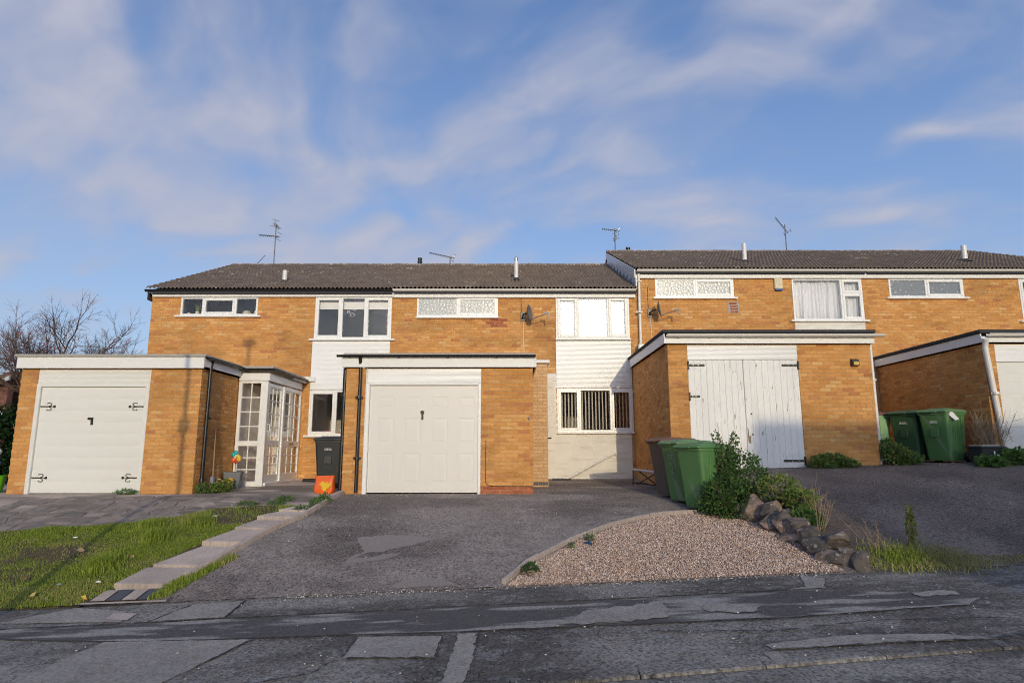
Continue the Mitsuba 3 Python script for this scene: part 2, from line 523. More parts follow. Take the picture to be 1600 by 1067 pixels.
def G(x, y):
    x, y = np.asarray(x, float), np.asarray(y, float)
    yc = np.clip(y, -3, 25)
    edge = .015 + .042 * np.clip(x, -30, 30)
    pav = edge - .02 * (7.6 - yc)
    LA = .75 + .03 * (yc - 12.3)
    LB = 1.20 + .0255 * np.clip(x - 4, 0, 8) + .015 * (yc - 12.5)

    def prof(L, YT, e):
        t = np.clip((yc - 7.6) / (YT - 7.6), 0, 1)
        return edge + (L - edge) * (1 - (1 - t) ** e)
    A, B = prof(LA, 12.0, 1.75), prof(LB, 12.3, 1.35)
    xb = 3.45 + (12.3 - np.clip(yc, 7.6, 12.3)) * .11
    w = sst(xb - .25, xb + .2, x)
    bump = .012 * (meshkit.fbm(np.stack([x * .8, y * .8, 0 * x], -1), 3, 5) - .5) * sst(12.2, 10.5, y)
    return np.where(yc < 7.6, pav, A * (1 - w) + B * w) + bump


def kerb_y(x):
    return 4.69 + .092 * x


def sheet(poly, dz, cell=.2):
    """The polygon as a sheet lying dz above the ground."""
    poly = poly if hasattr(poly, 'bounds') else Polygon(poly)
    poly = poly.buffer(0)
    x0, y0, x1, y1 = poly.bounds
    m = M()
    for i in range(int(np.floor(x0 / cell)), int(np.ceil(x1 / cell))):
        for j in range(int(np.floor(y0 / cell)), int(np.ceil(y1 / cell))):
            c = sbox(i * cell, j * cell, (i + 1) * cell, (j + 1) * cell)
            if poly.contains(c):
                q = np.array(c.exterior.coords)[:4][::-1]
                e0, e1 = q[1] - q[0], q[2] - q[0]
                q = q if e0[0] * e1[1] - e0[1] * e1[0] > 0 else q[::-1]
                m.add(np.c_[q, G(q[:, 0], q[:, 1]) + dz], [[0, 1, 2, 3]])
            elif poly.intersects(c):
                g = poly.intersection(c)
                for s in getattr(g, 'geoms', [g]):
                    if s.geom_type != 'Polygon' or s.area < 1e-6:
                        continue
                    v, f = trimesh.creation.triangulate_polygon(s, engine='earcut')
                    v, f = np.asarray(v), np.asarray(f)
                    a = v[f]
                    e0, e1 = a[:, 1] - a[:, 0], a[:, 2] - a[:, 0]
                    cr = e0[:, 0] * e1[:, 1] - e0[:, 1] * e1[:, 0]
                    f = np.where((cr < 0)[:, None], f[:, ::-1], f)
                    m.add(np.c_[v, G(v[:, 0], v[:, 1]) + dz], f)
    return m


def wavy(pts, amp=.03, step=.12, seed=0, closed=True):
    """A polygon with slightly uneven edges."""
    out, r = [], np.random.default_rng(seed)
    pts = [np.array(p, float) for p in pts]
    for a, b in zip(pts, pts[1:] + pts[:1]):
        n = max(1, int(np.linalg.norm(b - a) / step))
        d = b - a
        nrm = np.array([-d[1], d[0]]) / (np.linalg.norm(d) + 1e-9)
        for k in range(n):
            out.append(a + d * k / n + nrm * (r.uniform(-amp, amp) if k else 0))
    return Polygon(out).buffer(0)


# base: one sheet to the horizon
gx = np.concatenate([-np.geomspace(600, 17, 14), np.arange(-16, 16.01, .4), np.geomspace(17, 600, 14)])
gy = np.concatenate([-np.geomspace(500, 3, 14), np.arange(-2.4, 18.01, .4), np.geomspace(19, 900, 16)])
X, Y = np.meshgrid(gx, gy, indexing='ij')
Zb = G(X, Y) - np.where(Y < kerb_y(X) + .5, .22, .06)
ii, jj = np.meshgrid(np.arange(len(gx) - 1), np.arange(len(gy) - 1), indexing='ij')
k0 = (ii * len(gy) + jj).ravel()
structure('ground', (np.stack([X, Y, Zb], -1).reshape(-1, 3), np.stack([k0, k0 + len(gy), k0 + len(gy) + 1, k0 + 1], -1)), 'soil', smooth=True)
structure('road', sheet([(-9, kerb_y(-9) - .02), (-9, -2), (9, -2), (9, kerb_y(9) - .02)], -.012, .5), 'pavement')
structure('pavement', sheet([(-9, 7.6), (-9, kerb_y(-9) + .1), (10, kerb_y(10) + .1), (10, 7.6)], 0, .25), 'pavement', 'worn grey tarmac pavement along the bottom of the picture')
# driveway of the middle house, darker driveway of the right-hand houses, concrete apron of the left-hand house
GRAVEL = [(-.10, 7.63), (.24, 8.25), (.87, 8.99), (1.50, 9.61), (2.05, 10.0), (2.59, 10.2), (3.05, 10.4), (3.5, 9.9), (3.68, 9.2), (3.76, 8.5), (3.84, 7.9), (3.86, 7.63)]
DRIVE = Polygon([(-4.2, 7.6), (-4.05, 8.1), (-3.84, 8.47), (-3.54, 9.56), (-3.23, 10.33), (-3.17, 11), (-3.15, 12.5), (-3.15, 16.3), (3.3, 16.3), (3.55, 12.5), (3.6, 10.4), (3.9, 7.6)]).difference(Polygon(GRAVEL))
structure('driveway', sheet(DRIVE, 0, .2), 'drive', 'grey tarmac driveway sloping up to the middle garage')
structure('driveway', sheet([(3.9, 7.6), (3.6, 10.4), (3.56, 12.5), (3.4, 16.3), (14, 16.3), (14, 7.6)], .003, .25), 'drive_dark', 'dark tarmac driveway sloping up to the double white garage doors')
structure('concrete_apron', sheet([(-14, 9.6), (-7.57, 9.72), (-6.53, 9.86), (-5.83, 9.97), (-5.24, 10.32), (-4.86, 10.78), (-4.09, 10.99), (-3.2, 10.98), (-3.17, 12.5), (-3.2, 16.3), (-14, 16.3)], 0, .25), 'apron', 'worn concrete apron in front of the left-hand garage')

# tarmac repairs: sheets lying on the pavement and the drive
structure('trench_patch', sheet(wavy([(-5.6, 6.42), (-4.85, 6.40), (-3.49, 6.15), (-.57, 6.02), (1.14, 6.0), (2.4, 6.02), (4.2, 6.15), (4.6, 6.5), (2.9, 6.95), (1.32, 6.88), (-.65, 6.84), (-1.3, 6.82), (-3.86, 6.77), (-5.3, 6.76)], .025, .15, 3), .004, .25), 'trench', 'long darker tarmac trench repair across the pavement')
TE = ([(-5.6, 6.76), (-3.86, 6.78), (-1.3, 6.83), (-.65, 6.85), (1.32, 6.89), (2.9, 6.95)], [(-4.85, 6.39), (-3.49, 6.14), (-.57, 6.01), (1.14, 5.99), (2.4, 6.01), (4.2, 6.14)])
for k, pl in enumerate(TE):
    g = np.random.default_rng(k + 70)
    pl = np.array(pl)
    xs = np.arange(pl[0, 0], pl[-1, 0], .07)
    ys = np.interp(xs, pl[:, 0], pl[:, 1]) + np.cumsum(g.normal(0, .004, len(xs))) * .6
    wd = np.abs(g.normal(.011, .006, len(xs))) + .003
    structure('tar_seam', sheet(Polygon(np.r_[np.c_[xs, ys - wd], np.c_[xs, ys + wd][::-1]]), .0075, .3), 'tar', 'dark tar seam along the repaired pavement')
for q in ([(-1.36, 5.42), (-1.36, 5.98), (-.61, 5.90), (-.60, 5.33)], [(-3.68, 6.80), (-3.56, 7.46), (-3.00, 7.54), (-2.93, 6.84)], [(-3.9, 4.6), (-3.72, 6.16), (-2.86, 6.10), (-2.32, 6.06), (-2.51, 5.35), (-2.75, 4.6)],
          [(-.50, 4.6), (-.47, 5.95), (-.30, 5.93), (-.30, 5.3), (-.36, 4.6)], [(-5.32, 6.99), (-5.27, 7.15), (-4.9, 7.55), (-4.18, 7.29), (-3.98, 6.85)],
          [(1.98, 5.30), (2.4, 5.40), (2.79, 5.44), (3.42, 5.38), (3.75, 5.21), (2.86, 5.21), (2.0, 5.17)], [(1.89, 5.13), (2.02, 5.14), (1.99, 4.86), (1.91, 4.86)],
          [(3.27, 7.55), (3.46, 7.35), (3.26, 6.97), (2.9, 6.97), (3.11, 7.05)]):
    structure('tarmac_patch', sheet(wavy(q, .009, .05, int(abs(q[0][0]) * 99)), .008, .25), 'patch_light', 'lighter grey tarmac patch let into the pavement')
for q in ([(1.81, 6.42), (2.01, 6.56), (2.37, 6.38), (2.22, 6.2), (1.85, 6.26)], [(3.96, 6.62), (4.2, 6.66), (4.38, 6.60), (4.34, 6.47), (3.96, 6.46)], [(.74, 6.49), (1.54, 6.71), (1.44, 6.16), (.91, 6.04), (.4, 6.06)]):
    structure('tarmac_patch', sheet(wavy(q, .035, .07, int(abs(q[0][0]) * 99)), .012, .25), 'patch_light', 'pale worn skin on the dark trench repair')
for q in ([(-2.15, 8.39), (-2.08, 8.65), (-1.97, 8.77), (-2.03, 8.96), (-2.19, 9.3), (-1.79, 9.39), (-1.31, 9.32), (-1.04, 9.23), (-1.32, 9.0), (-1.67, 8.81), (-1.71, 8.76), (-1.91, 8.75), (-2.05, 8.59), (-1.87, 8.56), (-1.70, 8.70), (-1.43, 8.7), (-1.72, 8.49)], [(-1.41, 7.73), (-1.3, 7.93), (-1.12, 8.0), (-.83, 7.89), (-.59, 7.71)]):
    structure('tarmac_patch', sheet(wavy(q, .022, .05, int(abs(q[0][0]) * 77)), .004, .2), 'drive_worn', 'pale worn skin of tarmac on the middle driveway')
for k, q in enumerate(([(-1.36, 5.42), (-1.36, 5.98), (-.61, 5.90), (-.60, 5.33)], [(-3.68, 6.80), (-3.56, 7.46), (-3.00, 7.54), (-2.93, 6.84)], [(-2.86, 6.10), (-2.32, 6.06), (-2.51, 5.35)], [(-.47, 5.95), (-.30, 5.93), (-.30, 5.3)],
                       [(2.0, 5.17), (2.86, 5.21), (3.75, 5.21), (5.2, 5.45)], [(-5.9, 7.62), (-3, 7.60), (0, 7.60), (3.8, 7.61)], [(1.2, 5.75), (2.2, 5.62), (3.1, 5.78), (4.2, 5.70)], [(-2.2, 4.8), (-1.5, 5.1), (-1.4, 5.4)])):
    g = np.random.default_rng(k + 170)
    pl = np.array(q + q[:1] if k < 2 else q)
    L_ = np.concatenate([[0], np.cumsum(np.linalg.norm(np.diff(pl, axis=0), axis=1))])
    ts = np.arange(0, L_[-1], .045)
    P = np.c_[np.interp(ts, L_, pl[:, 0]), np.interp(ts, L_, pl[:, 1])] + g.normal(0, .006, (len(ts), 2))
    wd = np.clip(g.normal(.007, .006, len(ts)), .001, .02)
    m = M()
    for a in range(len(ts) - 1):
        d = P[a + 1] - P[a]
        nr = np.array([-d[1], d[0]]) / (np.linalg.norm(d) + 1e-9)
        if wd[a] > .002 or wd[a + 1] > .002:
            Q = np.array([P[a] - nr * wd[a], P[a + 1] - nr * wd[a + 1], P[a + 1] + nr * wd[a + 1], P[a] + nr * wd[a]])
            m.add(np.c_[Q, G(Q[:, 0], Q[:, 1]) + .0125 + .0003 * (a % 2)], [[0, 1, 2, 3]])
    structure('tar_seam', m, 'tar', 'dark cracked joint in the tarmac')
structure('cover_plate', sheet([(-4.22, 6.98), (-4.29, 7.22), (-4.01, 7.18), (-3.95, 6.90)], .010, .3), 'slab', 'small pale square cover set in the pavement')
for k, x0 in enumerate(np.arange(-5.5, 6.5, .915)):
    m = M()
    x1 = x0 + .905
    for (xa, xb) in ((x0, x1),):
        z0, z1 = float(G(xa, 4.9)), float(G(xb, 4.9))
        ya, yb = kerb_y(xa), kerb_y(xb)
        v = [[xa, ya, z0 - .2], [xb, yb, z1 - .2], [xb, yb, z1 - .004], [xa, ya, z0 - .004], [xa, ya + .13, z0 - .2], [xb, yb + .13, z1 - .2], [xb, yb + .13, z1 + .006], [xa, ya + .13, z0 + .006], [xa, ya + .018, z0 + .006], [xb, yb + .018, z1 + .006]]
        m.add(v, [[0, 1, 2, 3], [3, 2, 9, 8], [8, 9, 6, 7], [4, 7, 6, 5]])
        m.add(v, [[0, 3, 8], [0, 8, 7], [0, 7, 4], [1, 9, 2], [1, 6, 9], [1, 5, 6]])
    structure('kerb_stone', m, 'pavement')


# ------------------------------------------------------------------ brickwork
def brick_ply(w, h, c=.004):
    """One brick, front face towards -y at y=0, lower left corner at the origin."""
    d = .03
    v = [[0, d, 0], [w, d, 0], [w, d, h], [0, d, h], [0, c, 0], [w, c, 0], [w, c, h], [0, c, h], [c, 0, c], [w - c, 0, c], [w - c, 0, h - c], [c, 0, h - c]]
    f = []
    for k in range(4):
        j = (k + 1) % 4
        f += [[k, j, 4 + j, 4 + k], [4 + k, 4 + j, 8 + j, 8 + k]]
    f.append([8, 9, 10, 11])
    return np.array(v, float), np.array(f)


FULL = {b: mikit.ply(brick_ply(.215, .065, .001 if b == 'white_wall' else .004), 'look ' + b, smooth=b == 'white_wall') for b in ('brick', 'pale_brick', 'red_brick', 'blue_brick', 'white_wall')}


def brick_wall(parent, axis, at, a0, a1, z0, z1, holes=(), keep=300, bands=(), sign=1, bsdf='brick', score=None, tag='brick'):
    """Running bond on the plane y=at (axis 'x', facing -y) or x=at (axis 'y', facing sign*x), from a0 to a1. holes: (a, b, za, zb)."""
    pieces = []
    for row in range(int(math.floor(z0 / .075)), int(math.ceil(z1 / .075))):
        par = row % 2
        off = 36.0 if axis == 'y' else 0.0
        for col in range(int(math.floor((a0 + off) / .225)) - 1, int(math.ceil((a1 + off) / .225)) + 2):
            b0 = col * .225 - .1125 * par + .005 - off
            rects = [(max(b0, a0), min(b0 + .215, a1), max(row * .075 + .005, z0), min(row * .075 + .07, z1))]
            for h in holes:
                nxt = []
                for (p, q, r, s) in rects:
                    if q <= h[0] or p >= h[1] or s <= h[2] or r >= h[3]:
                        nxt.append((p, q, r, s))
                        continue
                    if p < h[0]:
                        nxt.append((p, h[0], r, s))
                    if q > h[1]:
                        nxt.append((h[1], q, r, s))
                    if r < h[2]:
                        nxt.append((max(p, h[0]), min(q, h[1]), r, h[2]))
                    if s > h[3]:
                        nxt.append((max(p, h[0]), min(q, h[1]), h[3], s))
                rects = nxt
            for (p, q, r, s) in rects:
                if q - p > .02 and s - r > .012:
                    bs = bsdf
                    for (ba, bb, bz0, bz1, bm) in bands:
                        if ba < (p + q) / 2 < bb and bz0 < (r + s) / 2 < bz1:
                            bs = bm
                    if bs:
                        pieces.append((p, q, r, s, bs))
    pieces.sort(key=score or (lambda t: -((t[1] - t[0]) * (t[3] - t[2]) * 100)))
    rest = {}
    for k, (p, q, r, s, bs) in enumerate(pieces):
        jit = np.random.default_rng(int(abs(p * 1000) + abs(r) * 77777)).uniform(-.0022, .0022) * (.1 if bs == 'white_wall' else 1)
        m4 = np.eye(4)
        if axis == 'x':
            m4[:3, 3] = [p, at + jit, r]
        elif sign > 0:      # faces +x: local x runs along +y, local -y becomes +x
            m4[:3, :3] = np.array([[0, -1, 0], [1, 0, 0], [0, 0, 1]])
            m4[:3, 3] = [at + jit, p, r]
        else:               # faces -x: local x runs along -y
            m4[:3, :3] = np.array([[0, 1, 0], [-1, 0, 0], [0, 0, 1]])
            m4[:3, 3] = [at + jit, q, r]
        full = abs(q - p - .215) < 1e-4 and abs(s - r - .065) < 1e-4
        if k < keep:
            copy_part(parent, tag, FULL[bs] if full else mikit.ply(brick_ply(q - p, s - r, .001 if bs == 'white_wall' else .004), 'look ' + bs, smooth=bs == 'white_wall'), m4)
        else:
            v, f = brick_ply(q - p, s - r, .001 if bs == 'white_wall' else .004)
            rest.setdefault(bs, M()).add(v @ m4[:3, :3].T + m4[:3, 3], f)
    for bs, m in rest.items():
        part(parent, 'brickwork' if bs == bsdf else 'brickwork_band', m, bs, kind='stuff', smooth=bs == 'white_wall')


def slab_with_holes(a0, a1, z0, z1, holes, front, depth, axis='x', sign=1):
    """The wall behind the bricks, in boxes round the openings."""
    xs = sorted({a0, a1, *[min(max(h[k], a0), a1) for h in holes for k in (0, 1)]})
    zs = sorted({z0, z1, *[min(max(h[k], z0), z1) for h in holes for k in (2, 3)]})
    m = M()
    for i in range(len(xs) - 1):
        for j in range(len(zs) - 1):
            cx, cz = (xs[i] + xs[i + 1]) / 2, (zs[j] + zs[j + 1]) / 2
            if any(h[0] < cx < h[1] and h[2] < cz < h[3] for h in holes):
                continue
            if axis == 'x':
                m.box(xs[i], xs[i + 1], front, front + depth, zs[j], zs[j + 1])
            else:
                m.box(front, front - sign * depth, xs[i], xs[i + 1], zs[j], zs[j + 1])
    return m


# ------------------------------------------------------------------ windows
def window(parent, x0, x1, z0, z1, y, bays, sill=None, frame='pvc', pane='glass', fw=.05, sash=.05, vent=False, name='window', room=True, label=None, double=False):
    """bays: (fx0, fx1, fz0, fz1, opens) as fractions of the window."""
    m = M()
    m.box(x0, x0 + fw, y, y + .07, z0, z1, .006)
    m.box(x1 - fw, x1, y, y + .07, z0, z1, .006)
    m.box(x0 + fw, x1 - fw, y + .001, y + .069, z0, z0 + fw, .006)
    m.box(x0 + fw, x1 - fw, y + .001, y + .069, z1 - fw, z1, .006)
    seen = set()
    for (a, b, c, d, o) in bays:
        if b < 1 and ('v', b, c, d) not in seen:
            seen.add(('v', b, c, d))
            xm = x0 + b * (x1 - x0)
            m.box(xm - .03, xm + .03, y + .002, y + .068, max(z0 + fw, z0 + c * (z1 - z0)), min(z1 - fw, z0 + d * (z1 - z0)), .006)
        if d < 1 and ('h', a, b, d) not in seen:
            seen.add(('h', a, b, d))
            zm = z0 + d * (z1 - z0)
            m.box(max(x0 + fw, x0 + a * (x1 - x0) + .03), min(x1 - fw, x0 + b * (x1 - x0) + .03), y + .003, y + .067, zm - .028, zm + .028, .006)
    key = part(parent, name, m, frame, label=label)
    for (a, b, c, d, o) in bays:
        xa = x0 + (fw if a == 0 else a * (x1 - x0) + .03)
        xb = x1 - fw if b == 1 else x0 + b * (x1 - x0) - .03
        za = z0 + (fw if c == 0 else c * (z1 - z0) + .028)
        zb = z1 - fw if d == 1 else z0 + d * (z1 - z0) - .028
        if o:
            s = M()
            e, w = .012, sash
            s.box(xa - e, xa + w, y - .014, y + .05, za - e, zb + e, .007)
            s.box(xb - w, xb + e, y - .014, y + .05, za - e, zb + e, .007)
            s.box(xa + w, xb - w, y - .013, y + .05, za - e, za + w, .007)
            s.box(xa + w, xb - w, y - .013, y + .05, zb - w, zb + e, .007)
            part(key, 'casement', s, frame)
            xa, xb, za, zb = xa + w, xb - w, za + w, zb - w
        g = M()
        for yy in ((y + .022, y + .040) if double else (y + .025,)):
            g.add([[xa - .004, yy, za - .004], [xb + .004, yy, za - .004], [xb + .004, yy, zb + .004], [xa - .004, yy, zb + .004]], [[0, 1, 2, 3]])
        part(key, 'pane', g, pane)
        if vent and o:
            part(key, 'trickle_vent', M().box((xa + xb) / 2 - .15, (xa + xb) / 2 + .15, y - .02, y - .014, zb + .014, zb + .032, .003), frame)
    if sill:
        e = sill if isinstance(sill, float) else .08
        part(key, 'sill', M().box(x0 - e, x1 + e, y - .075, y + .05, z0 - .045, z0 - .001, .008), frame)
    if room:
        d = 2.6
        xa, xb, za, zb, ya, yb = x0 - .25, x1 + .25, z0 - .55, z1 + .12, y + .26, y + .26 + d
        r = M()
        v = [[xa, ya, za], [xb, ya, za], [xb, yb, za], [xa, yb, za], [xa, ya, zb], [xb, ya, zb], [xb, yb, zb], [xa, yb, zb]]
        r.add(v, [[0, 1, 2, 3], [4, 7, 6, 5], [3, 2, 6, 7], [0, 3, 7, 4], [1, 5, 6, 2]])
        part(key, 'room', r, 'plaster')
    return key


# ------------------------------------------------------------------ roofs
TW, TG = .21, .29


def tile_mesh(w=TW, length=.36, seg=10):
    u = np.linspace(0, 1, seg + 1)
    prof = .046 * (.5 - .5 * np.cos(4 * np.pi * u)) ** 1.2
    top = [np.c_[u * w, np.full_like(u, s), prof + h] for s, h in ((0, .030), (length, -.006))]
    skirt = np.c_[u * w, np.zeros_like(u), prof - .002]
    v = np.vstack([top[0], top[1], skirt])
    n, f = seg + 1, []
    for k in range(seg):
        f.append([k, k + 1, n + k + 1, n + k])
        f.append([2 * n + k, 2 * n + k + 1, k + 1, k])
    return v, np.array(f)


TILE = mikit.ply(tile_mesh(), 'look tile')


def roof(parent, xl, xr, ye, ze, yr, zr, keep=300):
    L = math.hypot(yr - ye, zr - ze)
    d = np.array([0, (yr - ye) / L, (zr - ze) / L])
    n = np.array([0, -d[2], d[1]])
    m = M()
    m.prism([(ye + .05, ze - .06), (yr, zr - .05), (2 * yr - ye - .05, ze - .06), (2 * yr - ye - .05, ze - .12), (yr, zr - .12), (ye + .05, ze - .12)], xl + .02, xr - .02, 'x')
    key = part(parent, 'roof', m, 'felt')
    rows, cols = int(L / TG), int(round((xr - xl) / TW))
    w = (xr - xl) / cols
    rest, k = M(), 0
    tv, tf = tile_mesh()
    for r in range(rows + 1):
        for c in range(cols):
            g = np.random.default_rng(r * 131 + c + int(abs(xl) * 1000))
            m4 = np.eye(4)
            m4[:3, 0], m4[:3, 1], m4[:3, 2] = np.array([1, 0, 0]) * w / TW * 1.0, d, n
            m4[:3, 3] = np.array([xl + c * w, ye, ze]) + d * (r * TG + g.normal(0, .004)) + n * (g.normal(0, .002) - .004)
            if k < keep:
                copy_part(key, 'tile', TILE, m4)
            else:
                rest.add(tv @ m4[:3, :3].T + m4[:3, 3], tf)
            k += 1
    if rest.n:
        part(key, 'tiling', rest, 'tile', kind='stuff')
    a = np.linspace(-.15, math.pi + .15, 9)
    nr = int(round((xr - xl) / .45))
    for c in range(nr):
        x0, x1 = xl + c * (xr - xl) / nr, xl + (c + 1) * (xr - xl) / nr
        g = np.random.default_rng(c + 5)
        dz = g.normal(0, .006)
        ring = np.c_[np.cos(a) * .125, np.sin(a) * .095]
        v = np.vstack([np.c_[np.full(9, x0 + .004), yr + ring[:, 0], zr - .03 + ring[:, 1] + dz], np.c_[np.full(9, x1 - .004), yr + ring[:, 0], zr - .03 + ring[:, 1] + dz * .5]])
        f = [[i, i + 1, 9 + i + 1, 9 + i] for i in range(8)]
        part(key, 'ridge_tile', (np.vstack([v, [[x0 + .004, yr, zr - .05], [x1 - .004, yr, zr - .05]]]), np.vstack([np.array(f)[:, [0, 1, 2]], np.array(f)[:, [0, 2, 3]], [[18, i + 1, i] for i in range(8)], [[19, 9 + i, 10 + i] for i in range(8)]])), 'ridge')
    return key


def gutter(parent, a0, a1, y, z, bsdf, axis='x', r=.055, step=1.0, brackets=True):
    """Half-round gutter, its rim at height z."""
    ang = np.linspace(math.pi, 2 * math.pi, 9)
    prof = [(r * math.cos(t), r * math.sin(t)) for t in ang] + [((r - .005) * math.cos(t), (r - .005) * math.sin(t)) for t in ang[::-1]]
    m = M().prism(prof, a0, a1, 'x')
    if axis == 'y':
        v, f = m.arr()
        m = M().add(np.c_[v[:, 1], v[:, 0], v[:, 2]], f[:, ::-1])
        m.v = [q + np.array([y, 0, z]) for q in m.v]
    else:
        m.v = [q + np.array([0, y, z]) for q in m.v]
    key = part(parent, 'gutter', m, bsdf, smooth=40)
    if brackets:
        for a in np.arange(min(a0, a1) + .25, max(a0, a1) - .1, step):
            pr = [((r + .006) * math.cos(t), (r + .006) * math.sin(t)) for t in ang] + [((r + .001) * math.cos(t), (r + .001) * math.sin(t)) for t in ang[::-1]]
            b = M().prism(pr, a - .018, a + .018, 'x')
            if axis == 'y':
                v, f = b.arr()
                b = M().add(np.c_[v[:, 1] + y, v[:, 0], v[:, 2] + z], f[:, ::-1])
            else:
                b.v = [q + np.array([0, y, z]) for q in b.v]
            part(key, 'bracket', b, bsdf)
    return key


def downpipe(parent, pts, bsdf, r=.034, clips=()):
    key = part(parent, 'downpipe', M().tube(pts, r, 12), bsdf, smooth=40)
    p0, p1 = np.array(pts[0], float), np.array(pts[-1], float)
    for t in clips:
        q = p0 + (p1 - p0) * t
        part(key, 'clip', M().tube([q - [0, 0, .025], q + [0, 0, .025]], r + .010, 12).box(q[0] - .075, q[0] + .075, q[1] + .012, q[1] + .028, q[2] - .018, q[2] + .018), bsdf)
    return key


def boards(parent, x0, x1, z0, z1, y, n, bsdf, name='board', groove=.008, thick=.018):
    h = (z1 - z0) / n
    for k in range(n):
        za, zb = z0 + k * h, z0 + (k + 1) * h
        m = M().prism([(y + thick, za), (y, za), (y + .0035, zb), (y + thick, zb)], x0, x1, 'x')
        part(parent, name, m, bsdf, smooth=True)


F = 16.2      # the front of the houses
GA, GB = 12.3, 12.5     # the fronts of the garages
ZU = .525     # the right-hand pair stands seven courses higher


def house(xl, xr, dz, wins, zlow, label, extra_holes=(), bands=(), patches=(), vis=None):
    t = thing('terraced_house', label, 'house', 'houses of the brick terrace')
    top = 5.60 + dz
    holes = [(w[0], w[1], w[2], w[3]) for w in wins] + list(extra_holes)
    wall = part(t, 'wall', slab_with_holes(xl + .001, xr - .001, -.3, top, holes, F + .006, .24), 'mortar')
    m = M().box(xl + .001, xr - .001, 25.2, 25.4, -.3, top).box(xl + .002, xl + .22, F + .25, 25.2, -.3, top).box(xr - .22, xr - .002, F + .25, 25.2, -.3, top)
    part(t, 'rear_wall', m, 'farbrick')
    for s, x in ((-1, xl + .002), (1, xr - .002)):
        part(t, 'gable', M().prism([(16.3, top), (20.8, top + 1.95), (25.3, top)], min(x, x - s * .2), max(x, x - s * .2), 'x'), 'farbrick')
    return t, wall, holes


UP2 = [(0, .30, 0, 1, True), (.30, .71, 0, 1, False), (.71, 1, 0, 1, True)]

# ---- house 1 (left end of the terrace)
h1, w1, _h = house(-9.43, -3.1, 0, [(-8.665, -6.65, 5.03, 5.535), (-5.14, -3.14, 4.40, 5.545), (-5.17, -3.30, 1.93, 3.09)], .7,
                   'brick end house with black gutter behind the glazed porch, leftmost of the terrace')
vis_up = lambda t: (t[2] < 3.3, -round((t[1] - t[0]) * (t[3] - t[2]) * 1000), (t[0] + 2) ** 2)
CL1 = (-5.165, -3.16, 3.09, 4.36)
brick_wall(w1, 'x', F, -9.43, -3.1, .7, 5.55, _h + [CL1, (-9.5, -5.42, 0, 3.2), (-3.35, -3.0, 0, 3.3)], score=vis_up)
c = part(h1, 'cladding', M().box(CL1[0], CL1[1], F + .0005, F + .005, CL1[2], CL1[3]), 'cladding')
boards(c, CL1[0], CL1[1], CL1[2] + .002, CL1[3] - .01, F - .018, 10, 'cladding')
window(h1, -8.665, -6.65, 5.03, 5.53, F - .012, [(0, .29, 0, 1, False), (.29, .71, 0, 1, True), (.71, 1, 0, 1, False)], sill=.11)
window(h1, -5.14, -3.14, 4.41, 5.535, F - .022, [(0, .345, 0, 1, True), (.345, .655, 0, 1, False), (.655, 1, 0, 1, True)], sill=.11, vent=True)
window(h1, -5.17, -3.30, 1.94, 3.085, F - .012, [(0, .36, 0, 1, True), (.36, .68, 0, 1, False), (.68, 1, 0, 1, True)], sill=.09)
part(h1, 'fascia', M().box(-9.40, -3.10, 16.12, 16.195, 5.52, 5.665, .006), 'fascia')
gutter(h1, -9.55, -3.1, 16.055, 5.69, 'black_plastic')
part(h1, 'barge_end', M().box(-9.50, -9.435, 16.06, 16.5, 5.42, 5.62, .02), 'black_plastic')
r1 = roof(h1, -9.50, -3.1, 15.99, 5.71, 20.8, 7.76)

# ---- house 2 (middle)
h2, w2, _h = house(-3.1, 3.25, 0, [(-2.487, -.365, 5.0, 5.55), (1.142, 3.06, 4.42, 5.545), (1.15, 3.085, 2.02, 3.13)], .7,
                   'brick house with grey-framed window full of sun glare behind the panelled garage')
WH = (.78, 3.24, .6, 2.0)
bands2 = [(.72, 1.135, .6, 3.49, 'white_wall'), (1.135, 3.3, .6, 2.03, 'white_wall'), (-.58, -.13, 4.71, 4.92, 'red_brick')]
CL2 = (1.135, 3.075, 3.135, 4.37)
brick_wall(w2, 'x', F, -3.1, 3.25, .82, 5.55, _h + [CL2, (-3.2, .74, 0, 3.35), (3.02, 3.3, 0, 3.7)], score=lambda t: (t[4] == 'white_wall', t[2] < 3.3, -round((t[1] - t[0]) * (t[3] - t[2]) * 1000), (t[0]) ** 2), bands=bands2)
c = part(h2, 'cladding', M().box(CL2[0], CL2[1], F + .0005, F + .005, CL2[2], CL2[3]), 'cladding')
boards(c, CL2[0], CL2[1], CL2[2] + .002, CL2[3] - .002, F - .018, 10, 'cladding')
part(h2, 'painted_joint', M().box(.78, 1.134, F + .0008, F + .005, .80, 3.49).box(1.1345, 3.03, F + .0008, F + .005, .80, 2.02), 'white_wall')
window(h2, -2.487, -.365, 5.0, 5.545, F - .012, [(0, .5, 0, 1, False), (.5, 1, 0, 1, True)], sill=.02, pane='frost', room=False)
window(h2, 1.142, 3.06, 4.42, 5.54, F - .022, [(0, .30, 0, 1, True), (.30, .71, 0, 1, False), (.71, 1, 0, 1, True)], sill=.02, frame='pvc_grey', fw=.06, sash=.06, double=True)
window(h2, 1.15, 3.085, 2.03, 3.125, F - .022, UP2, sill=.01)
part(h2, 'fascia', M().box(-3.10, 3.22, 16.12, 16.195, 5.50, 5.64, .006), 'fascia')
gutter(h2, -3.1, 3.22, 16.055, 5.705, 'gutter_white', r=.06)
r2 = roof(h2, -3.1, 3.26, 15.99, 5.72, 20.8, 7.76)

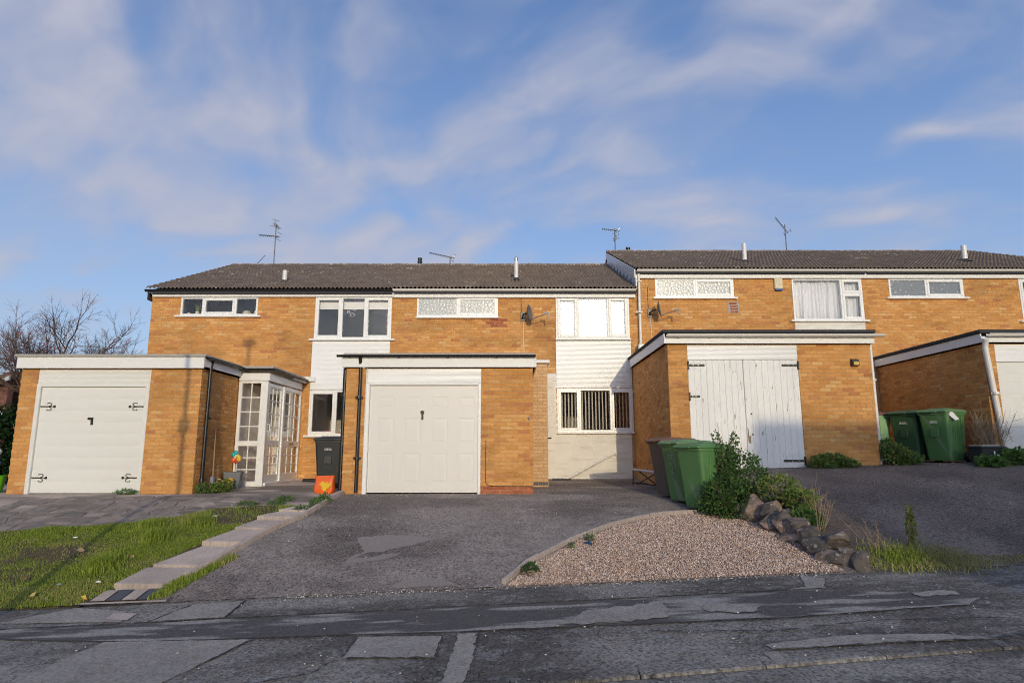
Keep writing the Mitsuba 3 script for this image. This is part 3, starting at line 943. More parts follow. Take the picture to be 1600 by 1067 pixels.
# ---- house 3
h3, w3, _h = house(3.25, 9.30, ZU, [(3.765, 5.83, 5.51, 6.04), (7.36, 9.20, 4.90, 6.03)], 1.2,
                   'brick house with net-curtained window and blue-tipped alarm box behind double white doors')
brick_wall(w3, 'x', F, 3.25, 9.30, 3.75, 6.07, _h + [(7.36, 9.21, 3.7, 4.92), (3.0, 7.2, 3.0, 3.8), (5.655, 5.945, 5.10, 5.40)], score=vis_up, bands=[])
part(h3, 'apron_panel', M().box(7.37, 9.20, F - .008, F + .01, 3.76, 4.87, .004), 'white_wall', label='white rendered panel under the bedroom window')
mp = part(h3, 'mortar_patch', M().prism([(5.656, 5.101), (5.944, 5.101), (5.944, 5.399), (5.656, 5.399)], F + .0005, F + .005, 'y'), 'felt_pale', label='pale mortar patch with four red bricks')
for k in range(4):
    m4 = np.eye(4)
    m4[:3, 3] = [5.69 + (.02 if k < 3 else -.01), F - .004, 5.112 + .073 * k]
    copy_part(mp, 'brick', mikit.ply(brick_ply(.205, .048), 'look red_brick'), m4)
window(h3, 3.765, 5.83, 5.515, 6.03, F - .012, [(0, .5, 0, 1, False), (.5, 1, 0, 1, True)], sill=.07, pane='frost', room=False)
window(h3, 7.36, 9.20, 4.905, 6.025, F - .016, [(0, .70, 0, 1, False), (.70, 1, 0, .64, True), (.70, 1, .64, 1, True)], sill=.10, fw=.045)
part(h3, 'fascia', M().box(3.25, 9.30, 16.12, 16.195, 6.02, 6.165, .006), 'fascia')
gutter(h3, 3.27, 9.30, 16.055, 6.23, 'gutter_white', r=.06)
r3 = roof(h3, 3.22, 9.30, 15.99, 6.25, 20.8, 8.235)
# barge board and lead flashing where the higher roof steps up over its neighbour
SL = (8.235 - 6.25) / 4.81
part(h3, 'barge_board', M().prism([(15.98, 6.00), (20.75, 6.00 + SL * 4.77), (20.75, 6.22 + SL * 4.77), (15.98, 6.22)], 3.19, 3.215, 'x'), 'pvc_grey')
part(h3, 'gable_boarding', M().prism([(16.0, 5.70), (20.75, 5.70 + SL * 4.75), (20.75, 6.02 + SL * 4.75), (16.0, 6.02)], 3.222, 3.246, 'x'), 'pvc_grey')
for k in range(9):
    ya = 16.05 + k * .52
    z0 = 5.76 + SL * (ya - 16.0)
    part(h3, 'lead_flashing', M().prism([(ya, z0 - .02), (ya + .54, z0 - .02 + SL * .54), (ya + .54, z0 + .16), (ya, z0 + .16)], 3.206, 3.221, 'x'), 'lead')
downpipe(h3, [(3.32, 16.10, 6.17), (3.32, 16.10, 4.32), (3.28, 15.98, 4.22)], 'gutter_white', .036, (.12, .55))
part(h3, 'pipe_shoe', M().box(3.22, 3.38, 15.9, 16.0, 4.10, 4.24, .02), 'gutter_white')

# ---- house 4
h4, w4, _h = house(9.30, 15.6, ZU, [(9.91, 11.87, 5.51, 6.04), (13.33, 15.2, 4.88, 6.03)], 1.2,
                   'brick house with dim bathroom window behind the white downpipe, rightmost of the terrace')
brick_wall(w4, 'x', F, 9.30, 15.6, 3.75, 6.07, _h + [(9.4, 15.6, 3.0, 3.85)], score=lambda t: (t[0] > 13.6, -round((t[1] - t[0]) * (t[3] - t[2]) * 1000), (t[0] - 9) ** 2))
window(h4, 9.91, 11.87, 5.515, 6.03, F - .012, [(0, .5, 0, 1, False), (.5, 1, 0, 1, True)], sill=.10, pane='frost_dark', room=False)
window(h4, 13.33, 15.2, 4.89, 6.025, F - .016, UP2, sill=.10)
part(h4, 'fascia', M().box(9.30, 15.6, 16.12, 16.195, 6.02, 6.165, .006), 'fascia')
gutter(h4, 9.30, 15.65, 16.055, 6.23, 'gutter_white', r=.06)
r4 = roof(h4, 9.30, 15.66, 15.99, 6.25, 20.8, 8.235)


# ------------------------------------------------------------------ garages
def garage_body(t, xl, xr, y, z0, zt, holes, side, bands=(), yback=16.2, side_to=16.2, keep_front=300, side_bands=()):
    """Front wall (with the door's opening), the side walls, their bricks. side: 'left', 'right' or None = the side that shows."""
    wall = part(t, 'wall', slab_with_holes(xl + .007, xr - .007, z0 - .4, zt, holes, y + .006, .2), 'mortar')
    m = M()
    part(t, 'side_wall', M().box(xl + .006, xl + .2, y + .206, yback - .004, z0 - .4, zt), 'mortar')
    part(t, 'side_wall', M().box(xr - .2, xr - .006, y + .206, yback - .004, z0 - .4, zt), 'mortar')
    brick_wall(wall, 'x', y, xl, xr, z0, zt, holes, bands=bands, keep=keep_front)
    if side:
        n = counts.get(f'{wall}__brick', -1) + 1
        at, sg = (xl, -1) if side == 'left' else (xr, 1)
        brick_wall(wall, 'y', at, y + .032, side_to, z0 - .1, zt, keep=max(0, 300 - n), sign=sg, score=lambda q: (q[0], q[2]), bands=side_bands)
    return wall


def leaf_scroll(x, z, y, s):
    """Strap hinge with a scroll, pointing towards s."""
    m = M()
    m.box(x, x + s * .17, y - .012, y, z - .012, z + .012, .003)
    t = np.linspace(.35 * math.pi, 1.65 * math.pi, 9)
    for sg in (1, -1):
        m.tube([(x + s * (.17 + .045 * math.cos(a) * 1.0), y - .008, z + sg * (.012 + .035 * (1 + math.sin(a)) * .9)) for a in np.linspace(-.5 * math.pi, .9 * math.pi, 8)], .007, 5)
    m.box(x + s * .17, x + s * .29, y - .010, y, z - .007, z + .007, .002)
    m.lathe([(0, .012), (.022, .010), (.026, 0), (.022, -.010), (0, -.012)], (0, 0, 0), 10)
    v = m.v.pop()
    m.v.append(v[:, [0, 2, 1]] + np.array([x + s * .27, y - .006, z]))
    return m


# garage 1
g1 = thing('garage', 'flat-roofed brick garage with white boarded door and scroll hinges, beside the glazed porch', 'garage')
gw = garage_body(g1, -9.57, -6.05, GA, .72, 3.14, [(-9.235, -7.04, 0, 3.125)], 'right', side_to=14.05)
part(g1, 'fascia', M().box(-9.62, -5.98, GA - .09, GA - .065, 3.135, 3.355, .004).box(-6.005, -5.98, GA - .065, 14.10, 3.17, 3.355, .004), 'fascia')
part(g1, 'roof', M().box(-9.66, -5.94, GA - .13, 16.19, 3.357, 3.405, .01), 'felt_pale')
part(g1, 'lintel_panel', M().box(-9.235, -7.04, GA + .03, GA + .06, 2.85, 3.13), 'white_paint')
boards(f'{g1}__lintel_panel', -9.232, -7.043, 2.852, 3.128, GA + .012, 3, 'white_paint')
fr = M().box(-9.235, -9.155, GA - .005, GA + .10, .70, 2.85, .006).box(-7.12, -7.04, GA - .005, GA + .10, .70, 2.85, .006).box(-9.155, -7.12, GA - .004, GA + .10, 2.78, 2.85, .006)
part(g1, 'door_frame', fr, 'white_paint')
dr1 = part(g1, 'door', M().box(-9.152, -7.123, GA + .055, GA + .09, .765, 2.775), 'white_paint', label='white boarded up-and-over door')
boards(dr1, -9.150, -7.125, .768, 2.772, GA + .035, 9, 'white_paint', groove=.007)
for (x, s) in ((-9.14, 1), (-7.135, -1)):
    for z in (1.05, 2.40):
        part(dr1, 'hinge', leaf_scroll(x, z, GA + .034, s), 'iron')
part(dr1, 'handle', M().box(-8.19, -8.09, GA + .0, GA + .034, 2.15, 2.19, .006).box(-8.13, -8.09, GA + .012, GA + .034, 2.05, 2.19, .004), 'iron')
gutter(g1, GA - .06, 14.08, -5.925, 3.36, 'black_plastic', axis='y', r=.05, step=.8)
downpipe(g1, [(-5.985, 12.56, 3.32), (-5.99, 12.52, 3.2), (-5.99, 12.52, .80)], 'black_plastic', .036, (.45, .92))

# garage 2
g2 = thing('garage', 'flat-roofed brick garage with cream panelled door, black gutter and red brick plinth', 'garage')
gw = garage_body(g2, -3.23, .405, GA, .72, 3.15, [(-2.845, -.60, 0, 3.135)], None, bands=[(-.7, .5, .70, .885, 'red_brick')])
part(g2, 'fascia', M().box(-3.30, .475, GA - .09, GA - .065, 3.155, 3.355, .004).box(.45, .475, GA - .065, 16.19, 3.155, 3.355, .004).box(-3.30, -3.275, GA - .065, 16.19, 3.155, 3.355, .004), 'fascia')
part(g2, 'roof', M().box(-3.27, .455, GA - .13, 16.19, 3.375, 3.425, .008), 'felt_pale')
gutter(g2, -3.39, .46, GA - .145, 3.385, 'black_plastic', r=.045, step=.95)
part(g2, 'lintel_panel', M().box(-2.845, -.60, GA + .03, GA + .06, 2.85, 3.14), 'pvc')
boards(f'{g2}__lintel_panel', -2.842, -.603, 2.853, 3.138, GA + .004, 2, 'pvc')
part(g2, 'door_frame', M().box(-2.845, -2.765, GA - .012, GA + .10, .70, 2.85, .008).box(-.655, -.60, GA - .012, GA + .10, .70, 2.85, .008).box(-2.765, -.655, GA - .010, GA + .10, 2.815, 2.85, .008), 'pvc')


def panelled(xa, xb, za, zb, y, cells):
    """A pressed door skin with raised fields: each cell (x0, x1, z0, z1) is a shallow moulded panel; the skin has holes for them."""
    poly = sbox(xa, za, xb, zb)
    for (p, q, r, s) in cells:
        poly = poly.difference(sbox(p, r, q, s))
    v, f = trimesh.creation.triangulate_polygon(poly, engine='earcut')
    return M().add(np.c_[v[:, 0], np.full(len(v), y), v[:, 1]], f)


def field(p, q, r, s, y):
    rings, m = [(0, y), (.012, y + .0032), (.026, y + .0032), (.060, y + .0008)], M()
    v = []
    for (e, yy) in rings:
        v += [[p + e, yy, r + e], [q - e, yy, r + e], [q - e, yy, s - e], [p + e, yy, s - e]]
    f = [[4 * k + i, 4 * k + (i + 1) % 4, 4 * k + 4 + (i + 1) % 4, 4 * k + 4 + i] for k in range(3) for i in range(4)] + [[12, 13, 14, 15]]
    return m.add(v, f)


def panel_door(parent, xa, xb, za, zb, y, bsdf, label):
    w, h = xb - xa, zb - za
    cells = []
    for k in range(4):
        cx = xa + w * (.155 + .2475 * k) - w * .005
        for (r, s) in ((.085, .36), (.455, .69), (.785, .89)):
            cells.append((cx - .078 * w, cx + .078 * w, za + r * h, za + s * h))
    key = part(parent, 'door', panelled(xa, xb, za, zb, y, cells), bsdf, label=label)
    for cc in cells:
        part(key, 'panel', field(*cc, y), bsdf)
    return key


dr2 = panel_door(g2, -2.76, -.66, .775, 2.812, GA + .05, 'cream_paint', 'cream up-and-over door with twelve moulded panels')
part(dr2, 'handle', M().tube([(-1.735, GA + .05, 2.29), (-1.735, GA + .015, 2.29)], .036, 14).box(-1.755, -1.715, GA + .025, GA + .05, 2.15, 2.26, .006), 'iron')
downpipe(g2, [(-2.945, GA - .13, 3.34), (-2.945, GA - .05, 3.2), (-2.945, GA - .05, .78)], 'black_plastic', .034, (.3, .75))
downpipe(g2, [(-3.285, GA + .12, 3.15), (-3.285, GA + .12, .80)], 'black_plastic', .040, (.22, .62, .86))
part(g2, 'cable', M().tube([(-2.78, GA - .10, 3.33), (-2.82, GA - .02, 3.05), (-2.83, GA - .02, 2.4), (-2.81, GA - .02, 2.12), (-2.86, GA - .02, 2.05), (-2.91, GA - .02, 2.06)], .006, 5), 'fascia', label='thin white cable hanging from the fascia')
part(g2, 'cable', M().tube([(-.50, GA - .008, 1.78), (-.505, GA - .008, 1.2), (-.50, GA - .008, .98), (-.46, GA - .008, .91), (-.30, GA - .008, .895), (.40, GA - .008, .892)], .006, 5), 'iron', label='thin black cable looping down the brick pier')
part(g2, 'vent_hole', M().prism([(.30, 2.14), (.37, 2.14), (.345, 2.165), (.33, 2.2), (.30, 2.2)], GA - .003, GA + .0, 'y'), 'black_plastic')

# brick pier behind garage 2, with its own small cap
pr = thing('brick_pier', 'narrow pale brick pier with white cap and blue brick plinth, behind the panelled garage', 'brick pier')
pw = part(pr, 'wall', M().box(.41, .775, 13.906, 16.19, .5, 3.46), 'mortar')
brick_wall(pw, 'x', 13.9, .41, .775, .70, 3.46, bands=[(0, 1, .83, .905, 'blue_brick')], bsdf='pale_brick')
brick_wall(pw, 'y', .781, 13.905, 16.19, .70, 3.46, sign=1, keep=120, bsdf='pale_brick')
part(pr, 'cap', M().box(.38, .83, 13.82, 16.19, 3.462, 3.53, .01), 'fascia')
part(pr, 'latch', M().tube([(.78, 13.98, 1.83), (.86, 13.96, 1.83)], .014, 8), 'iron')

# garage 3
g3 = thing('garage', 'flat-roofed brick garage with peeling white double doors on black strap hinges', 'garage')
gw = garage_body(g3, 3.10, 7.14, GB, 1.18, 3.66, [(3.495, 5.69, 0, 3.635)], 'left', bands=[(5.6, 7.2, 1.195, 1.275, 'blue_brick')], side_to=16.15)
part(g3, 'fascia', M().box(3.02, 7.20, GB - .09, GB - .065, 3.655, 3.79, .004).box(3.02, 3.045, GB - .065, 16.15, 3.66, 3.89, .004).box(7.175, 7.20, GB - .065, 16.19, 3.66, 3.86, .004), 'fascia')
part(g3, 'roof', M().box(2.985, 7.23, GB - .12, 16.19, 3.862, 3.93, .012), 'felt')
gutter(g3, 3.06, 7.36, GB - .155, 3.83, 'gutter_white', r=.058, step=.62)
part(g3, 'lintel_panel', M().box(3.495, 5.69, GB + .03, GB + .06, 3.345, 3.64), 'white_paint')
boards(f'{g3}__lintel_panel', 3.498, 5.687, 3.347, 3.638, GB + .006, 3, 'cladding')
part(g3, 'door_frame', M().box(3.495, 3.535, GB + .04, GB + .12, 1.0, 3.345, .006).box(5.655, 5.69, GB + .04, GB + .12, 1.0, 3.345, .006), 'peeling')
for li, (xa, xb) in enumerate(((3.497, 4.586), (4.594, 5.688))):
    lf = part(g3, 'door_leaf', M().box(xa, xb, GB + .030, GB + .055, 1.215, 3.34), 'peeling', label=('left leaf of the white boarded doors', 'right leaf of the white boarded doors, paint worn off its edge')[li])
    n = 9
    for k in range(n):
        pa, pb = xa + (xb - xa) * k / n, xa + (xb - xa) * (k + 1) / n
        part(lf, 'plank', M().box(pa + .0012, pb - .0012, GB + .008 + .0008 * ((k * 7) % 3), GB + .031, 1.215 + .004 * ((k * 5) % 4), 3.34, .005), 'peeling')
    hz = ((2.19 + .42, .21), (3.23, .33)) if li == 0 else ((1.365, .42), (3.23, .33))
    for (z, ln) in hz:
        x, s = (xa, 1) if li == 0 else (xb, -1)
        m = M().box(x + s * .03, x + s * ln, GB - .004, GB + .007, z - .022, z + .022, .003)
        m.box(x - s * .012, x + s * .022, GB - .018, GB + .010, z - .085, z + .085, .006)
        part(lf, 'hinge', m, 'iron')
        for q in (.3, .6, .9):
            m2 = M().tube([(x + s * ln * q, GB - .010, z), (x + s * ln * q, GB - .003, z)], .009, 8)
            part(lf, 'bolt', m2, 'steel' if q < .9 else 'iron')
for (x0_, x1_, z0_, z1_) in ((4.605, 4.625, 1.75, 2.0), (4.61, 4.665, 1.70, 1.84), (4.606, 4.635, 1.24, 1.48), (4.66, 4.69, 1.22, 1.36), (4.605, 4.62, 2.5, 2.62)):
    g = np.random.default_rng(int(z0_ * 100))
    zs = np.linspace(z0_, z1_, 9)
    pl = [(x0_ + g.uniform(0, .006), z) for z in zs] + [(x1_ + g.uniform(-.012, .004), z) for z in zs[::-1]]
    part(f'{g3}__door_leaf_001', 'bare_wood', M().prism(pl, GB + .0035, GB + .0065, 'y'), 'twig', label='bare wood where the paint has flaked off')
part(f'{g3}__door_leaf_001', 'lock', M().tube([(4.70, GB + .012, 2.27), (4.70, GB - .004, 2.27)], .017, 10), 'iron')
part(f'{g3}__door_leaf_001', 'lock', M().tube([(4.70, GB + .012, 1.87), (4.70, GB - .004, 1.87)], .017, 10), 'iron')
part(g3, 'threshold', M().box(3.5, 5.69, GB - .03, GB + .10, 1.0, 1.205, .01), 'slab')
downpipe(g3, [(7.20, GB + .09, 3.66), (7.20, GB + .09, 1.3)], 'gutter_white', .034, (.3,))

# garage 4
g4 = thing('garage', 'flat-roofed brick garage with white door and leaning white downpipe, cut by the picture edge', 'garage')
gw = garage_body(g4, 9.40, 13.4, GB, 1.28, 3.66, [(9.635, 11.85, 0, 3.65)], 'left', side_to=16.19)
part(g4, 'fascia', M().box(9.33, 13.45, GB - .09, GB - .065, 3.68, 3.80, .004).box(9.33, 9.355, GB - .065, 16.19, 3.68, 3.86, .004), 'fascia')
part(g4, 'roof', M().box(9.29, 13.5, GB - .12, 16.19, 3.862, 3.935, .012), 'felt')
gutter(g4, 9.42, 13.5, GB - .155, 3.84, 'gutter_white', r=.058, step=.62)
part(g4, 'lintel_panel', M().box(9.635, 11.85, GB + .03, GB + .06, 3.30, 3.655), 'white_paint')
boards(f'{g4}__lintel_panel', 9.638, 11.847, 3.302, 3.652, GB + .006, 3, 'cladding')
panel_door(g4, 9.64, 11.84, 1.30, 3.295, GB + .04, 'white_paint', 'white panelled up-and-over door')
downpipe(g4, [(9.38, GB - .14, 3.74), (9.40, GB - .06, 3.58), (9.565, GB - .06, 1.36)], 'gutter_white', .052, (.45,))

# ------------------------------------------------------------------ glazed porch
po = thing('glazed_porch', 'white glazed porch with small square panes, in the corner beside the leftmost garage', 'porch')
PX0, PX1, PY0, PY1, PZ = -6.03, -5.385, 13.97, 16.17, .80
part(po, 'plinth', M().box(PX0 + .02, PX1 - .015, PY0 + .02, PY1, .5, PZ + .02), 'red_brick')


def lattice(x0, x1, z0, z1, y, cols, rows, axis, flip=0):
    """Muntins of a glazed light and its panes. axis 'x': in the plane y; axis 'y': in the plane x=y, x0..x1 along y."""
    m, g = M(), []
    e = .011
    for k in range(1, cols):
        xm = x0 + (x1 - x0) * k / cols
        m.box(xm - e, xm + e, y - .012, y + .012, z0, z1)
    for k in range(1, rows):
        zm = z0 + (z1 - z0) * k / rows
        for c in range(cols):
            a, b = x0 + (x1 - x0) * c / cols + (e if c else 0), x0 + (x1 - x0) * (c + 1) / cols - (e if c < cols - 1 else 0)
            m.box(a, b, y - .011, y + .011, zm - e, zm + e)
    for c in range(cols):
        for r in range(rows):
            a, b = x0 + (x1 - x0) * c / cols, x0 + (x1 - x0) * (c + 1) / cols
            za, zb = z0 + (z1 - z0) * r / rows, z0 + (z1 - z0) * (r + 1) / rows
            g.append(M().add([[a, y, za], [b, y, za], [b, y, zb], [a, y, zb]], [[0, 1, 2, 3]]))
    if axis == 'y':
        for q in [m, *g]:
            q.v = [v[:, [1, 0, 2]] for v in q.v]
    return m, g


fm = M()
for (a, b) in ((PX0, PX0 + .075), (PX1 - .16, PX1)):
    fm.box(a, b, PY0, PY0 + .07, PZ, 3.08, .006)
for (a, b) in ((PZ, PZ + .11), (1.66, 1.77), (3.03, 3.08)):
    fm.box(PX0 + .075, PX1 - .16, PY0 + .001, PY0 + .069, a, b, .005)
pf = part(po, 'front_light', fm, 'pvc')
for (za, zb, rows) in ((PZ + .11, 1.66, 3), (1.77, 3.03, 4)):
    m, g = lattice(PX0 + .075, PX1 - .16, za, zb, PY0 + .035, 2, rows, 'x')
    part(pf, 'glazing_bar', m, 'pvc')
    for q in g:
        part(pf, 'pane', q, 'glass')
for di, (ya, yb) in enumerate(((PY0 + .075, 14.92), (14.92, PY1))):
    fm = M()
    X0, X1 = (PX1 - .055, PX1 - .005) if di == 0 else (PX1 - .02, PX1 + .03)
    fm.box(X0, X1, ya, ya + .09, PZ + .08, 3.05, .005).box(X0, X1, yb - .09, yb, PZ + .08, 3.05, .005)
    for (a, b) in ((PZ + .08, PZ + .24), (1.66, 1.79), (2.96, 3.05)):
        fm.box(X0 + .001, X1 - .001, ya + .09, yb - .09, a, b, .005)
    pd = part(po, 'door_leaf', fm, 'pvc')
    for (za, zb, rows) in ((PZ + .24, 1.66, 3), (1.79, 2.96, 4)):
        m, g = lattice(ya + .09, yb - .09, za, zb, (X0 + X1) / 2, 3, rows, 'y')
        part(pd, 'glazing_bar', m, 'pvc')
        for q in g:
            part(pd, 'pane', q, 'glass')
    if di == 1:
        part(pd, 'letter_plate', M().box(X1 - .001, X1 + .012, 15.4, 15.7, 1.695, 1.755, .004), 'steel')
    else:
        part(pd, 'handle', M().tube([(X1, ya + .045, 1.98), (X1 + .05, ya + .045, 1.98), (X1 + .05, ya + .045, 2.13), (X1, ya + .045, 2.13)], .012, 8), 'fascia')
part(po, 'inner_wall', M().box(PX0 + .01, PX1 - .10, 16.08, 16.17, PZ + .03, 3.06).box(PX0 + .01, PX0 + .03, PY0 + .08, 16.08, PZ + .03, 3.06), 'blind')
part(po, 'sill', M().box(PX1 - .08, PX1 + .04, PY0 + .075, PY1, PZ, PZ + .078, .01), 'pvc')
part(po, 'fascia', M().box(PX0, PX1 + .035, PY0 - .03, PY0 + .09, 3.082, 3.25, .008).box(PX1 - .06, PX1 + .034, PY0 + .09, PY1, 3.082, 3.25, .008), 'pvc')
part(po, 'roof', M().box(PX0 - .02, PX1 + .13, PY0 - .10, PY1, 3.345, 3.395, .008), 'felt_pale')
part(po, 'roof_upstand', M().box(PX1 + .10, PX1 + .13, 15.2, PY1, 3.25, 3.345, .004).box(PX1 - .4, PX1 + .35, 16.1, PY1 + .01, 3.30, 3.42, .004), 'fascia')
gutter(po, PX0 + .02, PX1 + .19, PY0 - .135, 3.335, 'black_plastic', r=.045, step=.35)
gutter(po, PY0 - .13, PY1 - .05, PX1 + .165, 3.335, 'black_plastic', axis='y', r=.045, step=.7)


# ------------------------------------------------------------------ roof furniture
def flue(parent, x, y, z0, z1, r=.062, cowl=None):
    k = part(parent, 'flue', M().tube([(x, y, z0), (x, y, z1)], r, 16), 'gutter_white', smooth=40)
    part(k, 'flashing', M().lathe([(r + .012, .05), (r + .03, .0), (.20, -.05)], (x, y, z0 + .10), 16), 'felt')
    if cowl:
        part(k, 'cowl', M().lathe([(r * .9, 0), (r * .9, .10), (r * .6, .12), (0, .12)], (x, y, z1), 14), cowl)


SR = (7.76 - 5.71) / 4.81
flue(h1, -6.29, 17.0, 6.05, 6.48)
flue(h2, .12, 17.3, 6.2, 6.84, .058, 'steel')
flue(h3, 6.59, 17.3, 6.72, 7.36, .060)
flue(h4, 12.90, 17.4, 6.78, 7.33, .070)
for (p, x, z) in ((h2, -3.15, 7.76), (h3, 3.98, 8.235)):
    part(p, 'vent_terminal', M().lathe([(.06, 0), (.06, .14), (.085, .15), (.085, .20), (.06, .21), (.06, .24), (.075, .25), (.075, .31), (0, .32)], (x, 20.9, z - .02 if p == h2 else z - .12), 14), 'black_plastic', label='black vent terminal on the ridge')


def aerial(name, label, base, mast, arrays):
    """arrays: (height on the mast, azimuth deg, tilt deg, length, n elements, element length)."""
    t = thing(name, label, 'aerial')
    b = np.array(base)
    part(t, 'mast', M().tube([b, b + [0, 0, mast]], .018, 8), 'grey_paint')
    for (h, az, tilt, ln, n, el) in arrays:
        a, tl = math.radians(az), math.radians(tilt)
        d = np.array([math.cos(a) * math.cos(tl), math.sin(a) * math.cos(tl), math.sin(tl)])
        s = np.array([-math.sin(a), math.cos(a), 0])
        up = np.cross(s, d)
        p0 = b + [0, 0, h] - d * .18
        bm = part(t, 'boom', M().tube([p0, p0 + d * ln], .012, 6), 'grey_paint')
        for k in range(n):
            q = p0 + d * ln * (.18 + .80 * k / max(1, n - 1))
            part(bm, 'element', M().tube([q - s * el, q + s * el], .006, 5).tube([q, q + up * .05], .008, 5), 'grey_paint')
        q = p0 + d * .04
        for sg in (-1, 1):
            part(bm, 'reflector', M().tube([q - s * el * 1.3 + up * sg * .12, q + s * el * 1.3 + up * sg * .12], .008, 5).tube([q, q + up * sg * .13], .007, 5), 'steel')
        part(bm, 'feed_box', M().tube([q + d * .12 - s * .06, q + d * .12 + s * .06], .03, 6), 'felt_pale')
    return t


aerial('tv_aerial', 'tall tv aerial with two arms on a long mast above the leftmost roof', (-8.16, 20.95, 7.70), 1.60, [(1.15, 165, 9, .85, 9, .10), (1.55, -40, -40, .45, 5, .10)])
aerial('tv_aerial', 'low tv aerial with one long sloping arm, beside the black ridge vent', (-2.12, 20.95, 7.70), .44, [(.40, 162, 17, 1.0, 12, .09)])
aerial('tv_aerial', 'tv aerial with short arms above the step between the roofs', (3.55, 20.95, 8.15), .98, [(.92, 168, 10, .62, 8, .09), (.62, 235, -55, .30, 4, .07)])
aerial('tv_aerial', 'tv aerial with steeply raised arm above the net-curtained house', (9.44, 20.95, 8.15), 1.12, [(.95, 150, 60, .72, 12, .16)])
t = thing('tv_aerial', 'stub of a broken aerial lying on the left end of the ridge', 'aerial')
part(t, 'mast', M().tube([(-8.73, 20.9, 7.83), (-8.45, 20.9, 8.15)], .012, 6).tube([(-8.85, 20.9, 7.86), (-8.5, 20.9, 7.83)], .014, 6), 'grey_paint')
t = thing('tv_aerial', 'thin aerial rods showing above the far right roof slope', 'aerial')
for (x, z) in ((18.5, 8.85), (19.0, 8.9), (19.7, 8.6), (20.0, 8.52)):
    part(t, 'rod', M().tube([(x, 24.5, 7.4), (x, 24.5, z + .55)], .008, 5), 'grey_paint')


def dish(label, x, z, r, flip=1):
    t = thing('satellite_dish', label, 'satellite dish')
    c = np.array([x, F - .34, z])
    d = np.array([.93, -.33, .16])
    d /= np.linalg.norm(d)
    s = np.cross([0, 0, 1], d)
    s /= np.linalg.norm(s)
    u = np.cross(d, s)
    rings, seg = 6, 24
    v, f = [c - d * .0], []
    for k in range(1, rings + 1):
        q = k / rings
        for i in range(seg):
            a = 2 * math.pi * i / seg
            v.append(c + (s * math.cos(a) * .92 + u * math.sin(a)) * r * q + d * (.16 * r * q * q * 2))
    for i in range(seg):
        f.append([0, 1 + i, 1 + (i + 1) % seg])
    for k in range(rings - 1):
        for i in range(seg):
            a0, a1 = 1 + k * seg + i, 1 + k * seg + (i + 1) % seg
            f += [[a0, a0 + seg, a1 + seg], [a0, a1 + seg, a1]]
    part(t, 'reflector', (np.array(v), np.array(f)), 'grey_paint', smooth=True)
    tip = c + d * .46 - u * .13
    part(t, 'arm', M().tube([c - u * r * .9 + d * .05, c - u * r * .75 + d * .2, tip], .012, 8), 'grey_paint')
    part(t, 'receiver', M().tube([tip - d * .03 + u * .03, tip + d * .08], .030, 10).tube([tip + d * .06 - u * .02, tip + d * .06 - u * .12], .02, 8), 'felt_pale')
    part(t, 'bracket', M().tube([c - d * .02, c - d * .12, (x - .12, F - .02, z - .02)], .022, 8).box(x - .18, x - .06, F - .02, F - .004, z - .14, z + .10, .006), 'black_plastic')
    part(t, 'cable', M().tube([(x - .11, F - .012, z - .1), (x - .10, F - .008, z - .6), (x - .085, F - .008, z - 1.0)], .007, 5), 'fascia')
    part(t, 'cable', M().tube([(x - .16, F - .008, z + .68), (x - .16, F - .008, z + .2), (x - .13, F - .012, z)], .006, 5), 'iron')
    return t


dish('grey satellite dish on the brick beside the window with sun glare', .40, 5.02, .21)
dish('grey satellite dish beside the white downpipe, under the frosted window', 3.72, 5.12, .21)
t = thing('alarm_box', 'cream burglar alarm box with blue base under the gutter', 'alarm box')
part(t, 'cover', M().box(6.89, 7.10, F - .07, F, 5.74, 6.02, .012), 'cream')
part(t, 'strobe', M().box(6.90, 7.10, F - .075, F, 5.69, 5.738, .012), 'blue')
t = thing('security_light', 'small black wall lamp with amber front on the brick pier beside the double doors', 'wall lamp')
part(t, 'body', M().prism([(GB - .10, 3.22), (GB - .085, 3.33), (GB, 3.36), (GB, 3.20)], 6.73, 6.86, 'x'), 'black_plastic')
part(t, 'lens', M().box(6.745, 6.845, GB - .106, GB - .10, 3.225, 3.29, .002), 'amber')


# ------------------------------------------------------------------ bins
def rrect(w, d, r, n=4):
    pts = []
    for (cx, cy, a0) in ((w / 2 - r, d / 2 - r, 0), (-w / 2 + r, d / 2 - r, 90), (-w / 2 + r, -d / 2 + r, 180), (w / 2 - r, -d / 2 + r, 270)):
        for k in range(n + 1):
            a = math.radians(a0 + 90 * k / n)
            pts.append((cx + r * math.cos(a), cy + r * math.sin(a)))
    return np.array(pts)


def loft(rings):
    """rings: (w, d, r, z, y offset)."""
    m, v = M(), []
    for (w, d, r, z, oy) in rings:
        q = rrect(w, d, r)
        v.append(np.c_[q[:, 0], q[:, 1] + oy, np.full(len(q), z)])
    n = len(v[0])
    f = [[k * n + i, k * n + (i + 1) % n, (k + 1) * n + (i + 1) % n, (k + 1) * n + i] for k in range(len(v) - 1) for i in range(n)]
    m.add(np.vstack(v), f)
    for q, fl in ((v[0], True), (v[-1], False)):
        m.add(np.vstack([q, q.mean(0)]), [[n, (i + 1) % n, i] if fl else [n, i, (i + 1) % n] for i in range(n)])
    return m


